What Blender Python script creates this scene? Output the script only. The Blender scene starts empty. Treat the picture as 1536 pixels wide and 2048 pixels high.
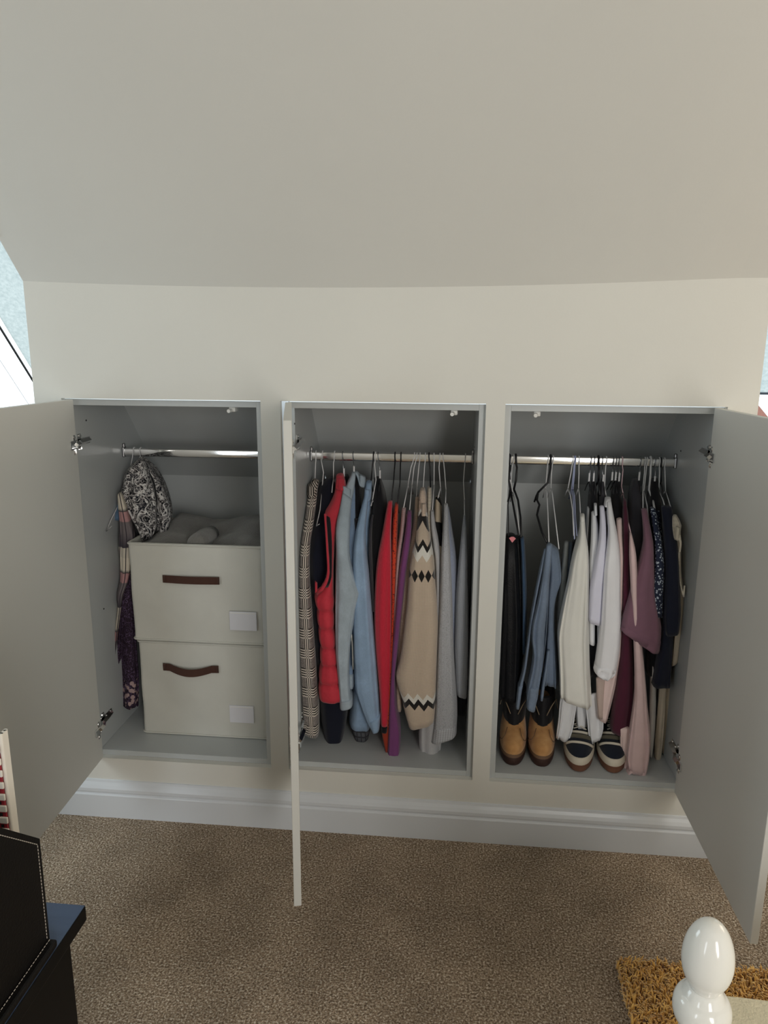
import bpy, bmesh, math, random
from mathutils import Vector, Matrix
random.seed(7)
SC = bpy.context.scene
COL = SC.collection
PI = math.pi

# ------------------------------------------------------------------ camera
def make_camera():
    yaw, pitch, roll = -0.0934, 0.2148, 0.0073
    cy, sy, cp, sp = math.cos(yaw), math.sin(yaw), math.cos(pitch), math.sin(pitch)
    w = Vector((sy*cp, cy*cp, -sp)); r = Vector((cy, -sy, 0)); u = r.cross(w)
    c, s = math.cos(roll), math.sin(roll)
    r, u = c*r + s*u, -s*r + c*u
    cam = bpy.data.cameras.new('camera'); o = bpy.data.objects.new('camera', cam); COL.objects.link(o)
    M = Matrix((r, u, -w)).transposed().to_4x4(); M.translation = Vector((0.1738, -2.0188, 1.5))
    o.matrix_world = M
    cam.sensor_fit = 'VERTICAL'; cam.sensor_height = 24.0; cam.lens = 24.0*1427.22/2048
    cam.clip_start = 0.02
    SC.camera = o
make_camera()

# ------------------------------------------------------------------ world, lights, exposure
SC.view_settings.view_transform = 'Standard'; SC.view_settings.look = 'None'
SC.view_settings.gamma = 1.0; SC.view_settings.use_curve_mapping = False
SC.view_settings.exposure = -0.13
SC.cycles.max_bounces = 10; SC.cycles.diffuse_bounces = 5
wd = bpy.data.worlds.new('overcast_sky'); SC.world = wd; wd.use_nodes = True
bg = wd.node_tree.nodes['Background']
bg.inputs[0].default_value = (0.86, 0.95, 1.0, 1); bg.inputs[1].default_value = 2.2
def area(name, loc, aim, sx, sy, power, col):
    l = bpy.data.lights.new(name, 'AREA'); l.shape = 'RECTANGLE'; l.size = sx; l.size_y = sy
    l.energy = power; l.color = col
    o = bpy.data.objects.new(name, l); COL.objects.link(o); o.location = loc
    o.rotation_euler = (Vector(aim)-Vector(loc)).to_track_quat('-Z', 'Y').to_euler()
    return o
area('window_light_back_right', (1.50, -4.30, 1.28), (0.5, 0.0, 0.8), 0.74, 1.80, 60, (1.0, 0.975, 0.93))
area('window_light_back_left', (-2.00, -4.30, 1.28), (-0.2, 0.0, 0.8), 0.55, 1.80, 21, (0.84, 0.93, 1.0))
area('window_light_left', (-2.40, -0.40, 1.50), (0.4, -0.45, 1.55), 0.9, 0.9, 15, (0.76, 0.92, 1.0))
area('window_light_right', (2.35, -0.45, 1.55), (-0.2, -0.5, 1.6), 0.9, 0.9, 12, (1.0, 0.86, 0.68))

# ------------------------------------------------------------------ material helpers
def S(r, g, b):
    f = lambda c: (c/255/12.92) if c/255 <= 0.04045 else ((c/255+0.055)/1.055)**2.4
    return (f(r), f(g), f(b), 1)
class X:
    """float socket with arithmetic"""
    def __init__(s, nt, sock): s.nt, s.s = nt, sock
    def _m(s, op, *a, clamp=False):
        n = s.nt.nodes.new('ShaderNodeMath'); n.operation = op; n.use_clamp = clamp
        for i, v in enumerate((s,)+a):
            if isinstance(v, X): s.nt.links.new(v.s, n.inputs[i])
            else: n.inputs[i].default_value = v
        return X(s.nt, n.outputs[0])
    def __add__(s, o): return s._m('ADD', o)
    def __sub__(s, o): return s._m('SUBTRACT', o)
    def __mul__(s, o): return s._m('MULTIPLY', o)
    def __truediv__(s, o): return s._m('DIVIDE', o)
    def fract(s): return s._m('FRACT')
    def absv(s): return s._m('ABSOLUTE')
    def lt(s, o): return s._m('LESS_THAN', o)
    def gt(s, o): return s._m('GREATER_THAN', o)
    def mx(s, o): return s._m('MAXIMUM', o)
    def mn(s, o): return s._m('MINIMUM', o)
    def sin(s): return s._m('SINE')
    def tri(s): return ((s.fract() - 0.5).absv())*2.0      # 1 at integer, 0 at half
    def inside(s, a, b): return s.gt(a)*s.lt(b)
MATS = {}
class Mt:
    def __init__(s, name, col=None, rough=0.8, metal=0.0, spec=0.5, sheen=0.0):
        s.m = bpy.data.materials.new(name); s.m.use_nodes = True; s.nt = s.m.node_tree
        s.b = s.nt.nodes['Principled BSDF']; MATS[name] = s.m
        if col: s.b.inputs['Base Color'].default_value = col
        s.b.inputs['Roughness'].default_value = rough; s.b.inputs['Metallic'].default_value = metal
        s.b.inputs['Specular IOR Level'].default_value = spec
        if sheen:
            s.b.inputs['Sheen Weight'].default_value = sheen; s.b.inputs['Sheen Roughness'].default_value = 0.5
        s._uv = None; s._obj = None
    def coord(s, kind='Object'):
        n = s.nt.nodes.new('ShaderNodeTexCoord'); return n.outputs[kind]
    def uv(s):
        if s._uv is None:
            n = s.nt.nodes.new('ShaderNodeSeparateXYZ'); s.nt.links.new(s.coord('UV'), n.inputs[0])
            s._uv = (X(s.nt, n.outputs[0]), X(s.nt, n.outputs[1]))
        return s._uv
    def noise(s, scale, detail=2, rough=0.5, kind='Object', dist=0.0, vec=None):
        n = s.nt.nodes.new('ShaderNodeTexNoise'); n.inputs['Scale'].default_value = scale
        n.inputs['Detail'].default_value = detail; n.inputs['Roughness'].default_value = rough; n.inputs['Distortion'].default_value = dist
        s.nt.links.new(vec if vec is not None else s.coord(kind), n.inputs['Vector']); return X(s.nt, n.outputs[0])
    def voro(s, scale, kind='Object', feature='F1', vec=None):
        n = s.nt.nodes.new('ShaderNodeTexVoronoi'); n.inputs['Scale'].default_value = scale; n.feature = feature
        s.nt.links.new(vec if vec is not None else s.coord(kind), n.inputs['Vector']); return X(s.nt, n.outputs[0])
    def scaled(s, v, kind='Object'):
        n = s.nt.nodes.new('ShaderNodeMapping'); n.inputs['Scale'].default_value = v
        s.nt.links.new(s.coord(kind), n.inputs[0]); return n.outputs[0]
    def ramp(s, x, stops):
        n = s.nt.nodes.new('ShaderNodeValToRGB'); s.nt.links.new(x.s, n.inputs[0])
        e = n.color_ramp.elements
        while len(e) < len(stops): e.new(0.5)
        for k, (p, c) in enumerate(stops): e[k].position = p; e[k].color = c
        return n.outputs[0]
    def mix(s, fac, a, b, mode='MIX'):
        n = s.nt.nodes.new('ShaderNodeMix'); n.data_type = 'RGBA'; n.blend_type = mode
        for i, v in ((0, fac), (6, a), (7, b)):
            if isinstance(v, X): s.nt.links.new(v.s, n.inputs[i])
            elif isinstance(v, bpy.types.NodeSocket): s.nt.links.new(v, n.inputs[i])
            else: n.inputs[i].default_value = v
        return n.outputs[2]
    def base(s, sock): s.nt.links.new(sock, s.b.inputs['Base Color']); return s
    def bump(s, x, strength=0.3, dist=0.002):
        n = s.nt.nodes.new('ShaderNodeBump'); n.inputs['Strength'].default_value = strength; n.inputs['Distance'].default_value = dist
        s.nt.links.new(x.s if isinstance(x, X) else x, n.inputs['Height']); s.nt.links.new(n.outputs[0], s.b.inputs['Normal']); return s
def sc(c, k): return (min(1, c[0]*k), min(1, c[1]*k), min(1, c[2]*k), 1)
# paint
def paint(name, col, rough=0.7, spec=0.35, bs=180, strength=0.06):
    m = Mt(name, col, rough, spec=spec)
    m.base(m.mix(m.noise(2.2, 2), sc(col, 0.97), sc(col, 1.03))); m.bump(m.noise(bs, 2), strength, 0.002); return m.m
paint('wall_paint', S(220, 219, 213), 0.75)
paint('ceiling_paint', S(216, 215, 210), 0.85)
paint('cabinet_paint', S(210, 210, 206), 0.5, 0.45, 90, 0.05)
paint('carcass_paint', S(188, 192, 193), 0.38, 0.5, 90, 0.04)
paint('trim_gloss', S(214, 218, 224), 0.28, 0.5, 60, 0.03)
m = Mt('carpet', None, 0.95, spec=0.1)
n1 = m.noise(190, 2, 0.7); n2 = m.noise(5, 3, 0.6); n3 = m.voro(260)
c = m.ramp(n1, [(0.34, S(112, 94, 78)), (0.46, S(164, 143, 121)), (0.57, S(200, 180, 157)), (0.66, S(250, 238, 222))])
c = m.mix(n2, sc((1, 1, 1), 0.80), (1, 1, 1, 1)) if False else m.mix(1.0, c, m.ramp(n2, [(0.36, (0.74, 0.74, 0.74, 1)), (0.66, (1.0, 1.0, 1.0, 1))]), 'MULTIPLY')
m.base(c); m.bump(n1 - n3*0.5, 0.9, 0.008)
m = Mt('chrome', S(225, 225, 225), 0.10, 1.0)
m = Mt('dull_nickel', S(150, 150, 152), 0.28, 1.0)
m = Mt('dark_gap', S(20, 20, 22), 0.6)
m = Mt('white_plastic', S(235, 234, 230), 0.35)
m = Mt('white_wire', S(226, 226, 228), 0.4)
m = Mt('lilac_wire', S(176, 184, 216), 0.4)
m = Mt('pink_wire', S(222, 190, 196), 0.4)
m = Mt('black_wire', S(24, 24, 28), 0.45)
Mt('silver_zip', S(190, 190, 186), 0.4, 0.6); m = Mt('silver_wire', S(150, 152, 158), 0.25, 0.9)
# window glass
m = Mt('clear_glass', (1, 1, 1, 1), 0.0)
nt = m.nt; gl = nt.nodes.new('ShaderNodeBsdfTransparent'); gs = nt.nodes.new('ShaderNodeBsdfGlossy'); gs.inputs['Roughness'].default_value = 0.02
mx = nt.nodes.new('ShaderNodeMixShader'); mx.inputs[0].default_value = 0.06
nt.links.new(gl.outputs[0], mx.inputs[1]); nt.links.new(gs.outputs[0], mx.inputs[2]); nt.links.new(mx.outputs[0], nt.nodes['Material Output'].inputs[0])
m = Mt('frosted_glass', (1, 1, 1, 1), 0.3)
nt = m.nt; tr = nt.nodes.new('ShaderNodeBsdfTranslucent'); tp = nt.nodes.new('ShaderNodeBsdfTransparent')
f1 = m.noise(95, 3, 0.65); nt.links.new(m.ramp(f1, [(0.35, (0.62, 0.67, 0.66, 1)), (0.65, (0.86, 0.89, 0.87, 1))]), tr.inputs[0])
tp.inputs[0].default_value = (0.46, 0.48, 0.48, 1)
mx = nt.nodes.new('ShaderNodeMixShader'); mx.inputs[0].default_value = 0.45
nt.links.new(tr.outputs[0], mx.inputs[1]); nt.links.new(tp.outputs[0], mx.inputs[2]); nt.links.new(mx.outputs[0], nt.nodes['Material Output'].inputs[0])
# fabrics
def lift(c):
    l = (c[0]+c[1]+c[2])/3; k = 1.0 if l < 0.03 else (1.32 if l < 0.5 else 1.06); g = 0.06*l
    return tuple(min(0.86, (v*0.94+g)*k) for v in c[:3])+(1,)
def fabric(name, col, rough=0.9, weave=900, var=0.10, bump=0.25, sheen=0.15, folds=0.0):
    col = lift(col)
    m = Mt(name, col, rough, spec=0.2, sheen=sheen)
    m.base(m.mix(m.noise(30, 3), sc(col, 1-var), sc(col, 1+var))); m.bump(m.noise(weave, 2) + m.noise(26, 2)*1.2, bump, 0.004); return m
def denim(name, col):
    col = lift(col)
    m = Mt(name, col, 0.9, spec=0.15, sheen=0.1)
    fade = m.noise(14, 4, 0.6); tw = m.noise(1, 2, 0.6, vec=m.scaled((900, 900, 160)))
    c = m.ramp(fade, [(0.3, sc(col, 0.80)), (0.5, col), (0.72, sc(col, 1.28))])
    c = m.mix(tw, sc(col, 0.72), c); m.base(c); m.bump(tw + fade*2.0, 0.3, 0.003)
def knit(name, col, period=0.007, var=0.12, speck=0.0):
    col = lift(col)
    m = Mt(name, col, 0.95, spec=0.1, sheen=0.3)
    u, v = m.uv(); st = ((u/period).tri()*0.6 + (v/(period*0.8)).tri()*0.4)
    c = m.mix(st, sc(col, 1-var), sc(col, 1+var))
    if speck: c = m.mix(m.noise(420, 2).gt(0.56)*speck, c, sc(col, 0.5))
    m.base(c); m.bump(st + m.noise(40, 3)*1.5, 0.4, 0.003); return m
fabric('black_cloth', S(24, 24, 29)); fabric('charcoal_cloth', S(52, 51, 57)); fabric('navy_coat', S(24, 27, 42))
fabric('navy_cloth', S(32, 36, 54)); fabric('red_cloth', S(178, 42, 58), 0.75); fabric('rust_cloth', S(150, 52, 30))
fabric('purple_cloth', S(110, 58, 108)); fabric('grey_cloth', S(112, 116, 116)); fabric('slate_cloth', S(72, 84, 98))
fabric('cream_cotton', S(226, 225, 219), 0.9, var=0.03); fabric('white_cotton', S(226, 228, 236), 0.9, var=0.03)
fabric('lavender_cotton', S(216, 216, 234), 0.9, var=0.03); fabric('white_warm', S(228, 228, 232), 0.9, var=0.03)
fabric('pale_pink', S(224, 200, 196)); fabric('blush_cotton', S(212, 184, 184)); fabric('burgundy', S(72, 28, 46)); fabric('mauve', S(112, 80, 95))
fabric('taupe_cloth', S(170, 152, 144)); fabric('beige_cloth', S(176, 164, 146)); fabric('white_grey', S(208, 206, 204)); fabric('blue_cloth', S(86, 112, 140))
fabric('black_leather', S(26, 27, 31), 0.42, 300, 0.1, 0.3, 0.0)
denim('denim_pale', S(158, 172, 184)); denim('denim_jacket', S(132, 154, 182)); denim('denim_light', S(138, 164, 194))
denim('denim_mid', S(110, 125, 146)); denim('denim_dark', S(58, 80, 106))
knit('red_knit', S(186, 30, 54), 0.004, 0.05); knit('dusty_pink', S(168, 138, 140)); knit('tan_knit', S(182, 162, 144))
knit('tan_rib', S(188, 168, 152), 0.006, 0.2); knit('cream_knit', S(206, 196, 178), 0.012, 0.18); knit('pale_grey', S(190, 190, 194), 0.004, 0.06)
knit('grey_knit', S(160, 162, 168), 0.005, 0.10, 0.5); knit('grey_knit_cool', S(140, 148, 168), 0.005, 0.08); knit('grey_rib', S(160, 162, 168), 0.008, 0.3)
knit('mid_grey_knit', S(138, 142, 150), 0.004, 0.06)
m = fabric('red_quilt', S(182, 42, 58), 0.7); m.bump(m.noise(60, 3), 0.5, 0.004)
# orange lace: small holes
m = Mt('orange_lace', None, 0.9, sheen=0.1); h = m.voro(150).lt(0.30)
u, v = m.uv(); m.base(m.mix(h*u.absv().lt(0.03), S(214, 70, 40), S(84, 20, 18))); m.bump(m.voro(150), 0.5, 0.002)
# plaids
def bands(m, x, per, w): return (x/per).fract().lt(w)
m = Mt('glen_plaid', None, 0.92, spec=0.1, sheen=0.2); u, v = m.uv()
gv = bands(m, v, 0.068, 0.5); gu = u.inside(-0.007, 0.010)
lv = bands(m, v, 0.0085, 0.5); lu = bands(m, u, 0.0062, 0.5); fine = m.noise(600, 1).gt(0.5)
c = m.mix(fine, S(112, 105, 102), S(158, 150, 145))
c = m.mix(gv*0.95, c, m.mix(lv, S(40, 36, 36), S(226, 216, 204)))
c = m.mix(gu*0.9, c, m.mix((lu - lv*gv).absv(), S(230, 220, 208), S(40, 36, 36)))
m.base(c)
m = Mt('glen_diag', None, 0.92, spec=0.1); u, v = m.uv()
m.base(m.mix(bands(m, u+v, 0.0075, 0.5), S(52, 48, 48), S(208, 198, 188)))
m = Mt('plaid_muted', None, 0.92); u, v = m.uv(); t = (v/0.21).fract()
c = m.ramp(t, [(0.0, S(196, 188, 174)), (0.16, S(196, 188, 174)), (0.17, S(60, 56, 66)), (0.42, S(112, 104, 106)), (0.58, S(112, 104, 106)), (0.59, S(176, 134, 134)), (0.74, S(176, 134, 134)), (0.75, S(48, 46, 54)), (0.80, S(210, 200, 184))])
m.base(m.mix((u/0.022).fract().lt(0.14), c, S(54, 48, 56)))
m = Mt('plaid_dark', None, 0.92); u, v = m.uv()
m.base(m.mix(bands(m, v, 0.03, 0.12).mx(bands(m, u, 0.03, 0.12)), S(52, 50, 56), S(150, 142, 138)))
m = Mt('grey_check', None, 0.92); u, v = m.uv()
m.base(m.mix(bands(m, v, 0.02, 0.3).mx(bands(m, u, 0.014, 0.25)), S(84, 86, 92), S(52, 52, 58)))
# squiggle pattern
m = Mt('squiggle', None, 0.85, spec=0.2); n = m.noise(24, 1, 0.5, dist=2.2)
d = (n - 0.5).absv()
n2 = m.noise(85, 1, 0.5, dist=1.5)
c = m.mix((n2-0.5).absv().lt(0.05), m.ramp(n, [(0.40, S(22, 24, 30)), (0.47, S(120, 112, 112)), (0.55, S(36, 38, 46))]), S(150, 146, 146))
m.base(m.mix(d.lt(0.036), c, S(214, 212, 210)))
# paisley: curls that get paler to a flowered hem
m = Mt('paisley', None, 0.8, spec=0.2); n = m.noise(30, 1, 0.5, dist=3.0); u, v = m.uv()
c = m.mix((n-0.5).absv().lt(0.035), S(46, 34, 46), S(92, 74, 100))
m.base(m.mix(v.lt(0.395)*m.voro(55).lt(0.42), c, S(166, 142, 140)))
# floral
m = Mt('navy_floral', None, 0.9); vo = m.voro(115); n = m.noise(300, 2)
m.base(m.mix((vo + n*0.16).lt(0.40), S(34, 42, 66), S(190, 200, 212)))
# cream with black patches
m = Mt('cream_black', None, 0.9); n = m.noise(15, 1)
m.base(m.mix(n.gt(0.56), S(206, 190, 168), S(24, 24, 26)))
# knitted zigzag bands; v is the height in metres
m = Mt('fair_isle', None, 0.95, spec=0.1, sheen=0.3); u, v = m.uv()
tan, blk, wht = S(208, 190, 172), S(38, 36, 36), S(232, 230, 224)
z = (u/0.0225).tri()*0.017
def band(lo, hi, per=0.0225, amp=0.017, ph=0.0):
    zz = ((u+ph)/per).tri()*amp
    return (v - zz).inside(lo, hi)
c = m.mix(v.gt(1.005), tan, S(206, 182, 164))
c = m.mix(band(0.966, 0.996, 0.044, 0.038), c, blk)
c = m.mix(band(0.997, 1.006, 0.044, 0.038), c, wht)
c = m.mix(band(0.893, 0.920, 0.028, 0.021), c, wht)
c = m.mix(band(0.920, 0.936, 0.028, 0.021), c, blk)
dm = (((u/0.0205+0.5).fract()-0.5).absv()*0.0205*2.1 + (v - 0.849).absv()).lt(0.0205)
c = m.mix(dm, c, blk)
c = m.mix(band(0.424, 0.442, 0.029, 0.020), c, wht)
c = m.mix(band(0.404, 0.424, 0.029, 0.020), c, blk)
st = (u/0.005).tri()*0.5 + (v/0.004).tri()*0.5
m.base(m.mix(1.0, c, m.ramp(st, [(0, (0.84, 0.84, 0.84, 1)), (1, (1, 1, 1, 1))]), 'MULTIPLY')); m.bump(st + m.noise(30, 3)*2.0, 0.4, 0.003)
# storage boxes, leather, shoes, misc
fabric('box_fabric', S(203, 202, 194), 0.9, 1200, 0.03, 0.25, 0.1)
fabric('brown_strap', S(66, 42, 34), 0.75, 700)
Mt('label_plastic', S(222, 222, 228), 0.35)
m = fabric('plush_grey', S(104, 102, 98), 0.95, 350, 0.2, 0.8, 0.6)
m = Mt('nubuck', None, 0.85, spec=0.2, sheen=0.3); m.base(m.ramp(m.noise(24, 4), [(0.3, S(170, 122, 74)), (0.55, S(198, 150, 98)), (0.75, S(212, 168, 118))])); m.bump(m.noise(500, 2), 0.15, 0.002)
Mt('boot_sole', S(58, 34, 28), 0.6); Mt('boot_welt', S(112, 86, 66), 0.7); fabric('boot_collar', S(26, 25, 28), 0.6, 300)
Mt('gum_rubber', S(112, 74, 56), 0.6); Mt('cream_rubber', S(208, 200, 184), 0.55); fabric('navy_canvas', S(28, 34, 46)); fabric('lace_cord', S(204, 198, 186))
fabric('lace_tan', S(130, 112, 88)); fabric('olive_suede', S(84, 80, 68))
m = Mt('black_leatherette', S(12, 10, 10), 0.5, spec=0.22); m.bump(m.noise(260, 3), 0.25, 0.002)
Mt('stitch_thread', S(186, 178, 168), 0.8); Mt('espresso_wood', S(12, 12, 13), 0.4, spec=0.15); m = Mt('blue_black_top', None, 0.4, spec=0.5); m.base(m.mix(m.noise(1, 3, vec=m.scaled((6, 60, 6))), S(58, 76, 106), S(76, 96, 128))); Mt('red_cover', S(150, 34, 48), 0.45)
Mt('comb_plastic', S(232, 226, 216), 0.4); Mt('page_paper', S(214, 212, 228), 0.7)
Mt('white_lacquer', S(236, 235, 230), 0.12, spec=0.6)
m = Mt('mustard_pile', None, 0.95, spec=0.1, sheen=0.4); m.base(m.ramp(m.noise(60, 2), [(0.3, S(216, 160, 80)), (0.6, S(242, 194, 110)), (0.8, S(250, 212, 140))]))
fabric('rug_backing', S(120, 80, 34)); fabric('cream_throw', S(214, 204, 176), 0.95, 200, 0.1, 0.6)
Mt('pink_card', S(232, 140, 150), 0.6); Mt('roof_tile', S(140, 92, 78), 0.8); Mt('house_render', S(214, 206, 196), 0.9); Mt('house_glass', S(70, 84, 100), 0.1)

# ------------------------------------------------------------------ mesh helpers
class MB:
    def __init__(s): s.v = []; s.f = []; s.uv = {}
    def add(s, vs, fs):
        o = len(s.v); s.v += [tuple(p) for p in vs]; s.f += [tuple(i+o for i in f) for f in fs]; return o
    def box(s, lo, hi, b=0.0):
        bm = bmesh.new(); bmesh.ops.create_cube(bm, size=1)
        for q in bm.verts: q.co = Vector([(lo[i]+hi[i])/2 + q.co[i]*(hi[i]-lo[i]) for i in range(3)])
        if b: bmesh.ops.bevel(bm, geom=bm.edges[:], offset=b, segments=2, affect='EDGES', profile=0.5)
        s.bm(bm); return s
    def bm(s, bm):
        bm.verts.index_update(); s.add([q.co[:] for q in bm.verts], [[q.index for q in f.verts] for f in bm.faces]); bm.free()
    def xform(s, M): s.v = [tuple(M @ Vector(p)) for p in s.v]; return s
    def tube(s, pts, r, n=8, cap=True, flat=None):
        pts = [Vector(p) for p in pts]; rs = r if isinstance(r, (list, tuple)) else [r]*len(pts)
        t0 = (pts[1]-pts[0]).normalized(); up = Vector((0, 0, 1)) if abs(t0.z) < 0.9 else Vector((1, 0, 0))
        nrm = t0.cross(up).normalized(); rings = []
        for i, p in enumerate(pts):
            t = (pts[min(i+1, len(pts)-1)]-pts[max(i-1, 0)]).normalized()
            nrm = (nrm - t*nrm.dot(t)).normalized(); bn = t.cross(nrm)
            rings.append([p + (nrm*math.cos(2*PI*k/n)*(flat or 1) + bn*math.sin(2*PI*k/n))*rs[i] for k in range(n)])
        s.rings(rings, cap, cap); return s
    def rings(s, rings, c0=True, c1=True):
        n = len(rings[0]); o = len(s.v)
        for r in rings: s.v += [tuple(p) for p in r]
        for i in range(len(rings)-1):
            for k in range(n):
                a, b = o+i*n+k, o+i*n+(k+1) % n; s.f.append((a, b, b+n, a+n))
        if c0: s.f.append(tuple(o+k for k in reversed(range(n))))
        if c1: s.f.append(tuple(o+(len(rings)-1)*n+k for k in range(n)))
        return s
    def lathe(s, prof, c, n=32):
        s.rings([[(c[0]+r*math.cos(2*PI*k/n), c[1]+r*math.sin(2*PI*k/n), c[2]+z) for k in range(n)] for r, z in prof]); return s
    def prism(s, poly, axis, a, b):
        """extrude 2-D polygon along axis (0,1,2) from a to b"""
        def P(p, t):
            q = list(p); q.insert(axis, t); return q
        n = len(poly); o = s.add([P(p, a) for p in poly]+[P(p, b) for p in poly], [])
        for k in range(n): s.f.append((o+k, o+(k+1) % n, o+n+(k+1) % n, o+n+k))
        s.f.append(tuple(o+k for k in reversed(range(n)))); s.f.append(tuple(o+n+k for k in range(n))); return s
    def build(s, name, mat, parent=None, smooth=False, uv=None, kind=None):
        me = bpy.data.meshes.new(name); me.from_pydata(s.v, [], s.f); me.update()
        bm = bmesh.new(); bm.from_mesh(me); bmesh.ops.recalc_face_normals(bm, faces=bm.faces[:]); bm.to_mesh(me); bm.free()
        if uv:
            L = me.uv_layers.new(name='UVMap')
            for l in me.loops: L.data[l.index].uv = uv[l.vertex_index]
        me.materials.append(MATS[mat])
        if smooth:
            for p in me.polygons: p.use_smooth = True
            if smooth == 'auto': me.set_sharp_from_angle(angle=math.radians(40))
        o = bpy.data.objects.new(name, me); COL.objects.link(o)
        if kind: o['kind'] = kind
        if parent is not None:
            w = wpos(parent); me.transform(Matrix.Translation(-w)); o.parent = parent
        return o
def wpos(o):
    p = Vector(o.location)
    while o.parent: o = o.parent; p += o.location
    return p
def thing(name, label, cat, loc=(0, 0, 0), group=None):
    o = bpy.data.objects.new(name, None); COL.objects.link(o); o.location = loc; o.empty_display_size = 0.05
    o['label'] = label; o['category'] = cat
    if group: o['group'] = group
    return o
def tag(o, label, cat, group=None):
    o['label'] = label; o['category'] = cat
    if group: o['group'] = group
    return o
def lerp(a, b, t): return a+(b-a)*t
def vl(a, b, t): return tuple(a[i]+(b[i]-a[i])*t for i in range(len(a)))

# ------------------------------------------------------------------ dimensions
ZB0, ZT = 0.2073, 1.3732                       # bottom and top of the wardrobe openings
OPEN = [(-0.970, -0.3729), (-0.315, 0.2677), (0.3207, 0.9138)]
XL, XR = -1.053, 0.992                         # ends of the boxed-in wall
ZW = 1.692; CS, SN = 0.6665, 0.7455            # wall top; roof pitch 48 degrees
def roof(x, s, d=0.0): return (x, -s*CS + d*SN, ZW + s*SN + d*CS)
def topz(x):                                   # the junction sags a little in the middle
    return 1.683 + 0.016*min(1.4, ((x+0.12)/0.85)**2)

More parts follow.
